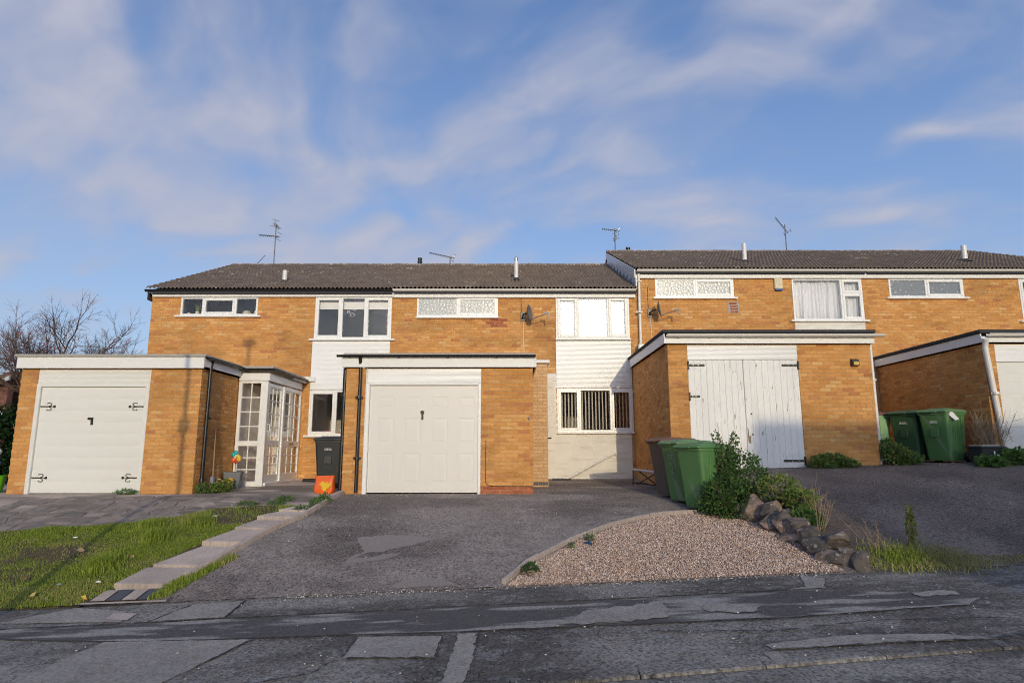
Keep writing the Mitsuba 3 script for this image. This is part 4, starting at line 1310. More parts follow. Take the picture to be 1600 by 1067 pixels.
def wheelie_bin(label, x, y, rot, body, lid, h=1.0, tilt=0.0, mark=None, group=None):
    """Front of the bin towards -y before it is turned."""
    t = thing('wheelie_bin', label, 'wheelie bin', group)
    m4 = rz(rot, (x, y, float(G(x, y)) + .005))
    part(t, 'body', loft([(.45, .50, .05, .04, .03), (.47, .53, .055, .10, .03), (.53, .62, .06, .70, .0), (.555, .67, .06, .93, -.01), (.585, .71, .05, .935, -.01), (.59, .715, .05, .975, -.01)]).moved(m4), body, smooth=35)
    for s in (-1, 1):
        for q in (-.14, .0, .14):
            m = M().add(*loft([(.018, .045, .006, .12, 0), (.018, .045, .006, .88, 0)]).arr())
            v = m.arr()[0].copy()
            v[:, 0] += s * (.234 + (v[:, 2] - .1) * .055)
            v[:, 1] += q + .02
            part(t, 'rib', M().add(v, m.arr()[1]).moved(m4), body, smooth=35)
    part(t, 'lid', loft([(.60, .75, .05, .978, -.02), (.615, .765, .05, .985, -.02), (.615, .765, .05, 1.005, -.02), (.56, .70, .06, 1.035, -.01), (.50, .60, .06, 1.045, .0)]).moved(m4), lid, smooth=35)
    part(t, 'lid_ridge', loft([(.40, .36, .05, 1.044, -.05), (.36, .32, .05, 1.062, -.05)]).moved(m4), lid, smooth=35)
    part(t, 'handle', M().tube([(-.22, .36, .99), (-.22, .43, 1.0), (.22, .43, 1.0), (.22, .36, .99)], .018, 8).box(-.25, -.19, .33, .41, .93, 1.01, .01).box(.19, .25, .33, .41, .93, 1.01, .01).moved(m4), body)
    part(t, 'front_grip', M().box(-.12, .12, -.43, -.39, .975, 1.0, .008).moved(m4), lid)
    for s in (-1, 1):
        w = M().lathe([(.0, -.03), (.06, -.03), (.085, -.028), (.10, -.015), (.10, .015), (.085, .028), (.06, .03), (0, .03)], (0, 0, 0), 18)
        v, f = w.arr()
        wk = part(t, 'wheel', M().add(np.c_[v[:, 2] + s * .265, v[:, 1] + .27, v[:, 0] + .10], f).moved(m4), 'black_plastic', smooth=40)
        part(wk, 'hub', M().tube([(s * .29, .27, .10), (s * .305, .27, .10)], .04, 12).moved(m4), 'lid_grey')
    part(t, 'axle', M().tube([(-.265, .27, .10), (.265, .27, .10)], .012, 6).moved(m4), 'steel')
    if mark == 'print':
        m = M()
        for r, zz in enumerate((.80, .782, .764)):
            g = np.random.default_rng(r + 3)
            xx = -.07
            while xx < .07:
                wd = g.uniform(.008, .022)
                yf = -.312 - .01 - (zz - .70) * .10
                m.box(xx, min(xx + wd, .075), yf - .004, yf + .004, zz, zz + .009)
                xx += wd + .007
        part(t, 'print', m.moved(m4), 'fascia', label='white printed lines')
        part(t, 'front_mould', M().add(*loft([(.16, .02, .009, .50, -.315), (.16, .02, .009, .62, -.318), (.10, .02, .009, .66, -.32)]).arr()).moved(m4), body)
    if mark == 'number':
        m = M()
        for pts in ([(-.06, .80), (-.02, .80), (-.05, .72), (-.02, .72)], [(.01, .80), (.01, .72)], [(.03, .80), (.06, .78), (.03, .74), (.06, .72)], [(-.04, .66), (.0, .60), (-.02, .52), (.02, .48)]):
            m.tube([(q * 1.6 + .02, -.318 - (zz - .70) * .10, zz) for (q, zz) in pts], .008, 4)
        part(t, 'print', m.moved(m4), 'felt_pale', label='white painted squiggles')
    return t


wheelie_bin('black wheelie bin with orange bag at its foot, between the porch and the panelled garage', -3.85, 13.75, 2, 'bin_black', 'bin_black', mark='print')
wheelie_bin('grubby wheelie bin with brown lid, rear one of the three beside the double doors', 2.94, 11.82, -74, 'bin_brown', 'lid_brown')
wheelie_bin('green wheelie bin with painted squiggles, middle one of the three beside the double doors', 3.02, 11.15, -70, 'bin_green', 'lid_green', mark='number')
wheelie_bin('big green wheelie bin half behind the shrub, nearest one of the three', 3.12, 10.50, -62, 'bin_green', 'bin_green')
wheelie_bin('pale green wheelie bin with brown lid peeping out behind the corner of the brick garage', 7.80, 13.95, 84, 'bin_pale_green', 'lid_brown')
wheelie_bin('dark green wheelie bin with white print, against the shaded side wall', 8.42, 13.45, -62, 'bin_dark_green', 'bin_dark_green', mark='print')
wheelie_bin('green wheelie bin with paper caught under its lid, next to the black recycling box', 8.66, 12.85, -62, 'bin_green', 'lid_green', mark='print')
t = thing('paper_scrap', 'white paper sticking out from under a green bin lid', 'paper')
zz = float(G(8.66, 12.85))
part(t, 'sheet', M().add([[8.40, 12.50, zz + .985], [8.62, 12.46, zz + .985], [8.74, 12.47, zz + .84], [8.64, 12.44, zz + .82], [8.52, 12.47, zz + .95]], [[0, 4, 1, 1], [4, 3, 2, 1]]), 'fascia')
t = thing('recycling_box', 'black recycling box with white recycling emblem among the leaves', 'recycling box')
bx, by = 8.92, 12.12
m4 = rz(6, (bx, by, float(G(bx, by))))
part(t, 'body', loft([(.40, .30, .04, 0, 0), (.46, .36, .04, .30, 0), (.52, .42, .04, .305, 0), (.52, .42, .04, .33, 0)]).moved(m4), 'bin_black', smooth=35)
m = M()
for k in range(3):
    a = math.radians(90 + 120 * k)
    ca, sa = math.cos(a), math.sin(a)
    tri = np.array([(.015, .03), (.055, .03), (.055, .045), (.075, .022), (.055, 0), (.055, .013), (.015, .013)])
    rr = np.c_[tri[:, 0] * ca - tri[:, 1] * sa, tri[:, 0] * sa + tri[:, 1] * ca] + [0, .17]
    m.prism(rr, -.222, -.214, 'y')
part(t, 'emblem', m.moved(m4), 'fascia', label='white recycling emblem')
part(t, 'cardboard', M().box(-.2, .17, -.15, .15, .332, .36, .006).moved(m4), 'felt_pale')

t = thing('shopping_bag', 'orange plastic bag with yellow print at the foot of the black bin', 'bag')
m = loft([(.33, .16, .05, 0, 0), (.37, .20, .06, .08, 0), (.36, .16, .05, .24, 0), (.34, .08, .03, .335, 0)])
v, f = m.arr()
v = v + (meshkit.noise(v * 14, 3)[:, None] - .5) * .05 * np.array([1, 1, .3])
m4 = rz(-4, (-3.58, 12.42, float(G(-3.58, 12.42))))
part(t, 'sack', M().add(v, f).moved(m4), 'orange', smooth=30)
q = []
for a in np.linspace(0, 2 * math.pi, 26)[:-1]:
    rr = .078 + .020 * math.sin(3 * a + .6) + .014 * math.sin(7 * a)
    q.append((.05 + rr * 1.25 * math.cos(a), .15 + rr * math.sin(a)))
part(t, 'print', M().prism(q, -.122, -.100, 'y').moved(m4), 'yellow', label='yellow printed shape')

# ------------------------------------------------------------------ small things by the porch and the white wall
t = thing('planter', 'square grey planter beside the porch window', 'planter')
m4 = rz(14, (-5.86, 13.62, float(G(-5.8, 13.6))))
part(t, 'box', loft([(.28, .28, .015, 0, 0), (.34, .34, .015, .30, 0), (.35, .35, .015, .305, 0), (.35, .35, .015, .33, 0)]).moved(m4), 'planter_grey')
part(t, 'earth', M().box(-.15, .15, -.15, .15, .30, .334).moved(m4), 'soil')
t = thing('toy_windmill', 'bright toy windmill of coloured petals stuck in the grey planter', 'toy windmill')
wz = float(G(-5.8, 13.6)) + .33
part(t, 'stick', M().tube([(-5.82, 13.6, wz - .05), (-5.82, 13.6, wz + .32)], .006, 6), 'leaf_mid')
for (dx, dz_, col) in ((-.05, .36, 'turquoise'), (.0, .40, 'turquoise'), (.06, .31, 'yellow'), (.07, .26, 'yellow'), (-.04, .25, 'orange'), (.01, .22, 'red')):
    v = M().lathe([(0, .03), (.035, .02), (.05, 0), (.03, -.02), (0, -.03)], (0, 0, 0), 8)
    vv, ff = v.arr()
    part(t, 'petal', M().add(vv[:, [0, 2, 1]] * [1, .8, 1] + [-5.82 + dx, 13.57, wz + dz_], ff[:, ::-1]), col)
t = thing('flower_clump', 'yellow and red flowers lying on the ground in front of the grey planter', 'flowers')
for k in range(16):
    g = np.random.default_rng(k + 40)
    px, py = g.uniform(-6.0, -5.72), g.uniform(13.15, 13.35)
    vv, ff = M().lathe([(0, .02), (.03, .03), (.05, .01), (.02, -.02), (0, -.02)], (0, 0, 0), 7).arr()
    part(t, 'bloom', M().add(vv * g.uniform(.7, 1.25) + [px, py, float(G(px, py)) + g.uniform(.03, .20)], ff), 'yellow' if px > -5.88 else ('red' if k % 2 else 'cream'))
solo('wooden_pole', M().tube([(-5.96, 12.92, .80), (-6.03, 13.02, 2.0)], .013, 8), 'wood', 'thin wooden pole leaning on the brick wall beside the black downpipe', 'pole')
solo('short_post', M().box(-5.93, -5.86, 12.72, 12.79, .70, 1.06, .008), 'lead', 'short grey post at the foot of the black downpipe', 'post')
t = thing('drain_fitting', 'black plastic drain trough with white waste pipe at the foot of the brick wall', 'drain')
part(t, 'trough', M().box(-4.92, -4.35, 15.2, 15.35, .84, .91, .015).box(-4.45, -4.33, 15.25, 15.36, .90, 1.12, .02), 'black_plastic')
part(t, 'pipe', M().tube([(-4.40, 15.3, 1.02), (-3.7, 15.5, 1.09)], .022, 10), 'fascia')
solo('white_pole', M().tube([(1.29, 15.75, .88), (1.35, 15.78, .90), (2.52, 16.12, 1.47), (2.60, 16.14, 1.50), (2.61, 16.14, 1.45)], .027, 10), 'gutter_white', 'long white pole leaning diagonally against the white wall', 'pole')
solo('doormat', M().box(.98, 1.42, 15.65, 15.85, float(G(1.2, 15.7)) + .002, float(G(1.2, 15.7)) + .045, .01), 'black_plastic', 'black strip on the ground at the foot of the white pole', 'mat')
t = thing('metal_rack', 'folded white and black metal rack lying between the white wall and the bins', 'metal rack')
zr_ = float(G(3.0, 15))
part(t, 'rail', M().tube([(2.62, 14.0, zr_ + .33), (3.03, 13.2, zr_ + .28)], .025, 8), 'gutter_white')
for k, (a, b) in enumerate((((2.62, 14.0, .33), (2.62, 14.05, 0)), ((2.70, 13.85, .31), (2.98, 13.3, .02)), ((2.68, 13.9, .02), (3.0, 13.25, .30)), ((2.64, 14.0, .05), (3.02, 13.3, .02)), ((3.03, 13.2, .28), (3.03, 13.2, 0)))):
    part(t, 'leg', M().tube([np.array(a) + [0, 0, zr_], np.array(b) + [0, 0, zr_]], .012, 6), 'iron')

# ------------------------------------------------------------------ things behind the windows
t = thing('vertical_blind', 'vertical blind of pale slats behind the ground floor window in the white wall', 'window blind')
for k in range(21):
    x = 1.26 + k * .087
    a = math.radians(72)
    part(t, 'slat', M().add([[x, F + .12 - .04, 2.1], [x + .040, F + .12 + .04, 2.1], [x + .040, F + .12 + .04, 3.06], [x, F + .12 - .04, 3.06]], [[0, 1, 2, 3]]), 'blind')
part(t, 'head_rail', M().box(1.2, 3.05, F + .09, F + .15, 3.06, 3.09), 'pvc')
t = thing('closed_blind', 'closed white vertical blind behind the window full of sun glare', 'window blind')
for k in range(20):
    x = 1.20 + k * .092
    part(t, 'slat', M().add([[x, F + .10, 4.48], [x + .090, F + .122, 4.48], [x + .090, F + .122, 5.48], [x, F + .10, 5.48]], [[0, 1, 2, 3]]), 'white_blind')
t = thing('net_curtain', 'gathered white net curtain behind the upper window of the double-door house', 'curtain')
n, rows = 160, 14
u = np.linspace(0, 1, n)
v, f = [], []
for r in range(rows):
    q = r / (rows - 1)
    z = 6.00 - q * 1.04
    sw = .030 * np.sin(u * 60 + 5 * np.sin(u * 9) + q * 2.5 * np.sin(u * 4)) + .018 * np.sin(u * 131 + q * 3)
    v.append(np.c_[7.40 + u * 1.74 + .03 * q * np.sin(u * 22), F + .13 + sw * (.6 + .6 * q), np.full(n, z) + .02 * q * np.sin(u * 16)])
for r in range(rows - 1):
    for k in range(n - 1):
        f.append([r * n + k, r * n + k + 1, (r + 1) * n + k + 1, (r + 1) * n + k])
part(t, 'drop', (np.vstack(v), np.array(f)), 'curtain', smooth=True)
t = thing('roller_blind', 'half-raised cream roller blind behind the tall upper window of the end house', 'window blind')
for (a, b) in ((-5.06, -4.48), (-4.42, -3.86), (-3.80, -3.2)):
    part(t, 'screen', M().box(a, b, F + .10, F + .104, 5.22, 5.42), 'cream_paint')
t = thing('house_plant', 'spiky green pot plant behind the small window of the end house', 'house plant')
part(t, 'pot', M().lathe([(.04, 0), (.055, .08), (0, .08)], (-8.28, F + .12, 5.085), 12), 'cream')
m = M()
for k in range(16):
    g = np.random.default_rng(k)
    a, l_ = g.uniform(0, 6.28), g.uniform(.14, .26)
    p0 = np.array([-8.28, F + .12, 5.15])
    d = np.array([math.cos(a) * .45, math.sin(a) * .3, 1])
    m.add([p0 + [-.008, 0, 0], p0 + [.008, 0, 0], p0 + d * l_], [[0, 1, 2]])
part(t, 'leaf', m, 'leaf_yellow')
t = thing('window_ornament', 'row of small ornaments on the sill of the small window of the end house', 'ornament')
for (x, w, h, c_) in ((-8.5, .05, .05, 'cream'), (-7.65, .03, .06, 'fascia'), (-7.3, .02, .06, 'fascia'), (-6.98, .11, .09, 'cream'), (-6.76, .02, .10, 'fascia')):
    part(t, 'piece', M().lathe([(w * .7, 0), (w, h * .5), (w * .6, h), (0, h)], (x, F + .12, 5.085), 10), c_)
t = thing('window_ornament', 'small bright ornaments on the sill of the lower window behind the black bin', 'ornament')
for (x, w, h, c_) in ((-4.70, .05, .09, 'red'), (-4.60, .03, .06, 'cream'), (-4.85, .03, .05, 'yellow'), (-4.35, .05, .14, 'fascia'), (-4.38, .035, .08, 'orange')):
    part(t, 'piece', M().lathe([(w * .6, 0), (w, h * .4), (w * .5, h * .8), (0, h)], (x, F + .12, 1.995), 10), c_)
t = thing('window_sticker', 'three white ring stickers on the tall upper window of the end house', 'sticker')
for (x, z, r) in ((-4.27, 5.13, .035), (-4.12, 5.20, .045), (-4.17, 5.05, .055)):
    part(t, 'ring', M().tube([(x + r * math.cos(a), F - .004, z + r * .8 * math.sin(a)) for a in np.linspace(0, 2 * math.pi, 15)], .008, 5, False), 'fascia')

# ------------------------------------------------------------------ path, edging, paving
JY = [7.97, 8.47, 9.12, 9.68, 10.15, 10.55, 10.98]
LX = np.interp(JY, [7.96, 8.51, 9.13, 9.74, 10.21, 10.56, 10.98], [-4.76, -4.62, -4.32, -4.08, -3.96, -3.76, -3.62])
RX = np.interp(JY, [7.95, 8.47, 9.56, 10.33, 10.84, 11.0], [-4.16, -3.92, -3.62, -3.33, -3.29, -3.28])
pth = thing('slab_path', 'path of worn pink-grey paving slabs between the lawn and the middle driveway', 'path')
for k in range(6):
    sk = np.random.default_rng(k + 3).uniform(-.03, .03, 2)
    q = [(LX[k] + .01 + sk[0], JY[k] + .016), (RX[k] - .02, JY[k] + .016 - .05), (RX[k + 1] - .02, JY[k + 1] - .016 - .05), (LX[k + 1] + .01 + sk[0], JY[k + 1] - .016)]
    m = M()
    P = np.array(q)
    zt = G(P[:, 0], P[:, 1]) + (.040, .022, .044, .028, .042, .024)[k] + np.array([.020, .016, -.022, -.018])
    c = P.mean(0)
    inn = P + (c - P) * .03
    v = np.vstack([np.c_[P, zt - .09], np.c_[P, zt - .008], np.c_[inn, zt]])
    f = [[i, (i + 1) % 4, 4 + (i + 1) % 4, 4 + i] for i in range(4)] + [[4 + i, 4 + (i + 1) % 4, 8 + (i + 1) % 4, 8 + i] for i in range(4)] + [[8, 9, 10, 11]]
    part(pth, 'slab', m.add(v, f), 'slab' if k in (0, 3) else 'slab_pale')


def edging(t, pts, w, h, bsdf, length=.9, name='edging_stone', sink=.1):
    p = np.array(pts, float)
    seg = np.linalg.norm(np.diff(p, axis=0), axis=1)
    s = np.concatenate([[0], np.cumsum(seg)])
    n = max(1, int(round(s[-1] / length)))
    for k in range(n):
        ts = np.linspace(s[-1] * k / n + .006, s[-1] * (k + 1) / n - .006, 5)
        q = np.c_[np.interp(ts, s, p[:, 0]), np.interp(ts, s, p[:, 1])]
        d = np.gradient(q, axis=0)
        d /= np.linalg.norm(d, axis=1, keepdims=True)
        nr = np.c_[-d[:, 1], d[:, 0]] * w / 2
        g = np.random.default_rng(k + 17)
        z = G(q[:, 0], q[:, 1]) + h + g.uniform(-.01, .01)
        rows = [np.c_[q - nr, z - h - sink], np.c_[q - nr, z - .012], np.c_[q - nr * .6, z], np.c_[q + nr * .6, z], np.c_[q + nr, z - .012], np.c_[q + nr, z - h - sink]]
        v = np.stack(rows, 1).reshape(-1, 3)
        f = [[i * 6 + j, i * 6 + j + 1, (i + 1) * 6 + j + 1, (i + 1) * 6 + j] for i in range(4) for j in range(5)] + [[0, 1, 2, 3], [0, 3, 4, 5], [24, 27, 26, 25], [24, 29, 28, 27]]
        part(t, name, M().add(v, f), bsdf)


edging(pth, [(-4.02, 8.15), (-3.86, 8.47), (-3.56, 9.56), (-3.26, 10.33), (-3.20, 11), (-3.18, 12.2)], .065, .075, 'slab')
for k, (a, col) in enumerate(((-4.86, 'slab'), (-4.68, 'blue_brick'), (-4.50, 'slab'), (-4.32, 'blue_brick'))):
    m = sheet([(a, 7.70), (a + .165, 7.70), (a + .19, 7.93), (a + .03, 7.93)], .010, .3)
    part(pth, 'brick_strip', m, col)
part(pth, 'foot_edging', sheet([(-4.95, 7.635), (-3.95, 7.625), (-3.95, 7.66), (-4.95, 7.67)], .012, .3), 'slab')
ge = thing('gravel_edging', 'curved concrete edging between the middle driveway and the gravel bed', 'edging')
edging(ge, [(-.10, 7.70), (.20, 8.25), (.83, 9.02), (1.47, 9.65), (2.03, 10.05), (2.59, 10.24), (2.9, 10.28)], .055, .055, 'slab', .8)

# crazy paving on the apron: each stone a piece
cz = np.random.default_rng(21)
from scipy.spatial import Voronoi
pts = np.array([(x + cz.uniform(-.13, .13), y + cz.uniform(-.11, .11)) for x in np.arange(-9.2, -3.6, .36) for y in np.arange(9.9, 12.4, .31)])
vor = Voronoi(pts)
APR = Polygon([(-9.4, 9.75), (-7.57, 9.78), (-6.53, 9.92), (-5.83, 10.03), (-5.24, 10.38), (-4.86, 10.84), (-4.1, 11.05), (-4.2, 11.7), (-5.6, 12.0), (-9.4, 11.5)])
for i, reg in enumerate(vor.point_region):
    rg = vor.regions[reg]
    if -1 in rg or not rg:
        continue
    q = Polygon(vor.vertices[rg]).buffer(-.010).intersection(APR)
    if q.geom_type != 'Polygon' or q.area < .02 or cz.random() < .30:
        continue
    q = q.simplify(.008)
    P = np.array(q.exterior.coords)[:-1]
    P = P[::-1] if not q.exterior.is_ccw else P
    zt = G(P[:, 0], P[:, 1]) + .008 + cz.uniform(-.004, .008)
    inn = P + (P.mean(0) - P) * .05
    n = len(P)
    v = np.vstack([np.c_[P, zt - .03], np.c_[inn, zt], [[*P.mean(0), zt.mean()]]])
    f = [[a, (a + 1) % n, n + (a + 1) % n] for a in range(n)] + [[a, n + (a + 1) % n, n + a] for a in range(n)] + [[n + a, n + (a + 1) % n, 2 * n] for a in range(n)]
    part('concrete_apron', 'paving_stone', (v, np.array(f)), 'stone_pave')

# ------------------------------------------------------------------ gravel bed
structure('gravel_base', sheet(Polygon(GRAVEL), -.004, .2), 'grit')
gp = Polygon(GRAVEL).buffer(-.03)
N = 66000
x0, y0, x1, y1 = gp.bounds
P = rng.uniform([x0, y0], [x1, y1], (N, 2))
import shapely
P = P[shapely.contains_xy(gp, P[:, 0], P[:, 1])]
octv = np.array([[1, 0, 0], [-1, 0, 0], [0, 1, 0], [0, -1, 0], [0, 0, 1], [0, 0, -1.0]])
octf = np.array([[0, 2, 4], [2, 1, 4], [1, 3, 4], [3, 0, 4], [2, 0, 5], [1, 2, 5], [3, 1, 5], [0, 3, 5]])
n = len(P)
sz = rng.uniform(.0055, .0125, n)[:, None, None] * rng.uniform(.6, 1.2, (n, 6, 1)) * octv[None] * np.array([1, 1, .75])
ax = rng.normal(size=(n, 4))
ax /= np.linalg.norm(ax, axis=1, keepdims=True)
w_, a_, b_, c_ = ax.T
R = np.stack([np.stack([1 - 2 * (b_ ** 2 + c_ ** 2), 2 * (a_ * b_ - c_ * w_), 2 * (a_ * c_ + b_ * w_)], -1), np.stack([2 * (a_ * b_ + c_ * w_), 1 - 2 * (a_ ** 2 + c_ ** 2), 2 * (b_ * c_ - a_ * w_)], -1), np.stack([2 * (a_ * c_ - b_ * w_), 2 * (b_ * c_ + a_ * w_), 1 - 2 * (a_ ** 2 + b_ ** 2)], -1)], 1)
V = np.einsum('nij,nkj->nki', R, sz) + np.c_[P, G(P[:, 0], P[:, 1]) + rng.uniform(.0, .016, n)][:, None]
tone = np.array([[.60, .44, .36], [.47, .315, .245], [.76, .67, .60], [.24, .17, .145], [.62, .47, .385]])
col = tone[rng.integers(0, 5, n)] * rng.uniform(.75, 1.2, (n, 1))
solo('gravel', (V.reshape(-1, 3), (octf[None] + (np.arange(n) * 6)[:, None, None]).reshape(-1, 3)), 'gravel', 'pinkish gravel filling the bed beside the middle driveway', None, kind='stuff', color=np.repeat(col, 6, 0))


# loose chips washed on to the tarmac joints, dead leaves blown against the edges
lg = np.random.default_rng(91)


def along(pl, n, spread):
    pl = np.array(pl, float)
    L_ = np.concatenate([[0], np.cumsum(np.linalg.norm(np.diff(pl, axis=0), axis=1))])
    ts = lg.uniform(0, L_[-1], n)
    return np.c_[np.interp(ts, L_, pl[:, 0]), np.interp(ts, L_, pl[:, 1])] + lg.normal(0, spread, (n, 2))


C = np.vstack([along([(-2.6, 7.6), (-.1, 7.58), (3.7, 7.58)], 420, .05), along([(-.1, 7.63), (.9, 9.05), (2.5, 10.3)], 130, .07), along([(-3.1, 11.9), (0, 12.2), (.4, 12.2)], 70, .08), lg.uniform([-4, 4.8], [4.5, 12], (330, 2))])
n = len(C)
sz = lg.uniform(.004, .013, n)[:, None, None] * lg.uniform(.6, 1.2, (n, 6, 1)) * octv[None] * np.array([1, 1, .7])
V = sz + np.c_[C, G(C[:, 0], C[:, 1]) + .012][:, None]
col = np.array([[.62, .50, .42], [.55, .52, .48], [.75, .72, .66]])[lg.integers(0, 3, n)] * lg.uniform(.7, 1.1, (n, 1))
solo('stone_chips', (V.reshape(-1, 3), (octf[None] + (np.arange(n) * 6)[:, None, None]).reshape(-1, 3)), 'gravel', 'loose stone chips scattered over the tarmac', None, kind='stuff', color=np.repeat(col, 6, 0))


# ------------------------------------------------------------------ stones of the dry wall
def rock(px, py, z, w, d, h, rot, seed):
    m = trimesh.creation.icosphere(3)
    v = np.array(m.vertices)
    g = np.random.default_rng(seed)
    for _ in range(15):      # flat facets
        nrm = g.normal(size=3)
        nrm /= np.linalg.norm(nrm)
        o = g.uniform(.50, .72)
        dd = v @ nrm - o
        v = v - np.maximum(dd, 0)[:, None] * nrm
    v *= 1 + .10 * (meshkit.fbm(v * 2.2 + seed, 4, seed)[:, None] - .5)
    v = v * np.array([w, d, h]) * .74
    m4 = rz(rot, (px, py, z))
    return v @ m4[:3, :3].T + m4[:3, 3], np.array(m.faces)


sw = thing('stone_wall', 'low dry wall of rough grey and brown stones along the right side of the gravel bed', 'stone wall')
for k, (px, py, dz_, w, d, h, rot) in enumerate([(3.60, 9.75, .20, .36, .34, .46, 15), (3.70, 9.42, .26, .26, .26, .26, 50), (3.69, 9.28, .08, .34, .30, .27, 10), (3.74, 9.02, .20, .30, .30, .32, 30), (3.84, 8.78, .20, .30, .28, .26, -10),
                                                 (3.74, 8.80, .06, .30, .26, .18, 5), (3.83, 8.50, .16, .28, .30, .32, 60), (3.86, 8.25, .12, .36, .32, .30, 20), (3.99, 8.15, .22, .30, .26, .20, 40), (3.86, 7.98, .07, .30, .26, .22, -20),
                                                 (4.0, 7.85, .12, .24, .22, .26, 35), (4.06, 7.72, .10, .24, .22, .24, 10), (3.5, 9.98, .10, .3, .3, .3, 70)]):
    v, f = rock(px, py, float(G(px, py)) + dz_ * .85 - .05, w, d, h, rot, 100 + k)
    part(sw, 'stone', (v, f), 'rock', smooth=20)


# ------------------------------------------------------------------ plants
def blades(P, hgt, wid, lean, seed):
    """Grass blades at P (n x 2): bent tapering strips."""
    g = np.random.default_rng(seed)
    n = len(P)
    a = g.uniform(0, 2 * np.pi, n)
    d = np.c_[np.cos(a), np.sin(a), np.zeros(n)]
    s = np.c_[-np.sin(a), np.cos(a), np.zeros(n)] * (wid * g.uniform(.6, 1.3, n))[:, None]
    h = hgt * g.uniform(.5, 1.25, n)
    ln = lean * g.uniform(.2, 1.3, n)
    b = np.c_[P, G(P[:, 0], P[:, 1]) - .005]
    up = np.array([0, 0, 1.0])
    p1 = b + up * (h * .6)[:, None] + d * (h * ln * .35)[:, None]
    p2 = b + up * (h * (1 - .3 * np.minimum(ln, 1)))[:, None] + d * (h * ln)[:, None]
    V = np.stack([b - s, b + s, p1 - s * .7, p1 + s * .7, p2], 1)
    f = np.array([[0, 1, 3], [0, 3, 2], [2, 3, 4]])
    return V.reshape(-1, 3), (f[None] + (np.arange(n) * 5)[:, None, None]).reshape(-1, 3)


def inside(poly, n, seed, dens=None):
    g = np.random.default_rng(seed)
    x0, y0, x1, y1 = poly.bounds
    P = g.uniform([x0, y0], [x1, y1], (n, 2))
    P = P[shapely.contains_xy(poly, P[:, 0], P[:, 1])]
    if dens is not None:
        P = P[g.uniform(size=len(P)) < dens(P)]
    return P


LAWN = Polygon([(-4.95, 7.62), (-9.5, 7.55), (-11, 9.6), (-7.57, 9.75), (-6.53, 9.88), (-5.83, 10.0), (-5.24, 10.35), (-4.86, 10.80), (-4.09, 11.0), (-3.66, 10.98), (-3.8, 10.56), (-3.98, 10.21), (-4.10, 9.74), (-4.34, 9.13), (-4.64, 8.51), (-4.78, 7.96)])
structure('lawn_soil', sheet(LAWN.buffer(.03), .002, .2), 'soil')
bare = lambda P: np.clip((meshkit.fbm(np.c_[P * np.array([.9, 1.6]), np.zeros(len(P))] + 3.7, 3, 8) - .30) * 7, .10, 1)
P = inside(LAWN, 230000, 3, bare)
hh = .020 + .085 * meshkit.fbm(np.c_[P * 1.9, np.zeros(len(P))], 3, 2) ** 1.5
v, f = blades(P, hh, .0035, 1.1, 4)
solo('grass', (v, f), 'grass', 'patchy green lawn on the slope left of the slab path', None, kind='stuff')


def tuft(name, label, cat, px, py, r, n, h, bsdf, seed, wid=.004, lean=.9, group=None):
    g = np.random.default_rng(seed)
    P = np.c_[px + g.normal(0, r, n), py + g.normal(0, r, n)]
    return solo(name, blades(P, np.full(n, h), wid, lean, seed), bsdf, label, cat, group=group)


def leaves(C, normals, size, aspect, seed):
    """Folded leaves at points C with outward directions."""
    g = np.random.default_rng(seed)
    n = len(C)
    d = normals + g.normal(0, .75, (n, 3))
    d /= np.linalg.norm(d, axis=1, keepdims=True) + 1e-9
    s = np.cross(d, g.normal(size=(n, 3)))
    s /= np.linalg.norm(s, axis=1, keepdims=True) + 1e-9
    u = np.cross(s, d)
    L = (size * g.uniform(.6, 1.3, n))[:, None]
    W = L * aspect
    V = np.stack([C, C + d * L * .5 + s * W + u * L * .10, C + d * L, C + d * L * .5 - s * W + u * L * .10], 1)
    f = np.array([[0, 1, 2], [0, 2, 3]])
    return V.reshape(-1, 3), (f[None] + (np.arange(n) * 4)[:, None, None]).reshape(-1, 3)


def bush(name, label, cat, blobs, n, size, bsdf, seed, stems=14, aspect=.35, bark='bark', group=None, bsdf2=None):
    """blobs: (x, y, z above ground, rx, ry, rz)."""
    g = np.random.default_rng(seed)
    t = thing(name, label, cat, group)
    wts = np.array([b[3] * b[4] * b[5] for b in blobs]) ** .66
    k = g.choice(len(blobs), n, p=wts / wts.sum())
    B = np.array(blobs)[k]
    d = g.normal(size=(n, 3))
    d /= np.linalg.norm(d, axis=1, keepdims=True)
    rad = g.uniform(.25, 1, n) ** .45
    clump = .72 + .56 * meshkit.noise(d * 2.6 + B[:, :3] * 3, seed)
    C = B[:, :3] + d * B[:, 3:6] * (rad * clump)[:, None]
    C[:, 2] += G(B[:, 0], B[:, 1])
    lo = G(C[:, 0], C[:, 1]) + .01
    C[:, 2] = np.maximum(C[:, 2], lo)
    half = g.uniform(size=n) < (.35 if bsdf2 else 0)
    part(t, 'foliage', leaves(C[~half], d[~half] + [0, 0, .3], size, aspect, seed + 1), bsdf)
    if bsdf2:
        part(t, 'foliage', leaves(C[half], d[half] + [0, 0, .3], size, aspect, seed + 2), bsdf2)
    m = M()
    for i in range(stems):
        b = blobs[g.integers(len(blobs))]
        base = np.array([b[0] + g.normal(0, .04), b[1] + g.normal(0, .04), float(G(b[0], b[1])) - .02])
        tip = np.array([b[0], b[1], float(G(b[0], b[1])) + b[2]]) + g.normal(0, .6, 3) * np.array(b[3:6]) + [0, 0, .3 * b[5]]
        mid = (base + tip) / 2 + g.normal(0, .05, 3)
        m.tube([base, mid, tip], [.010, .007, .003], 5)
    part(t, 'stem', m, bark)
    return t


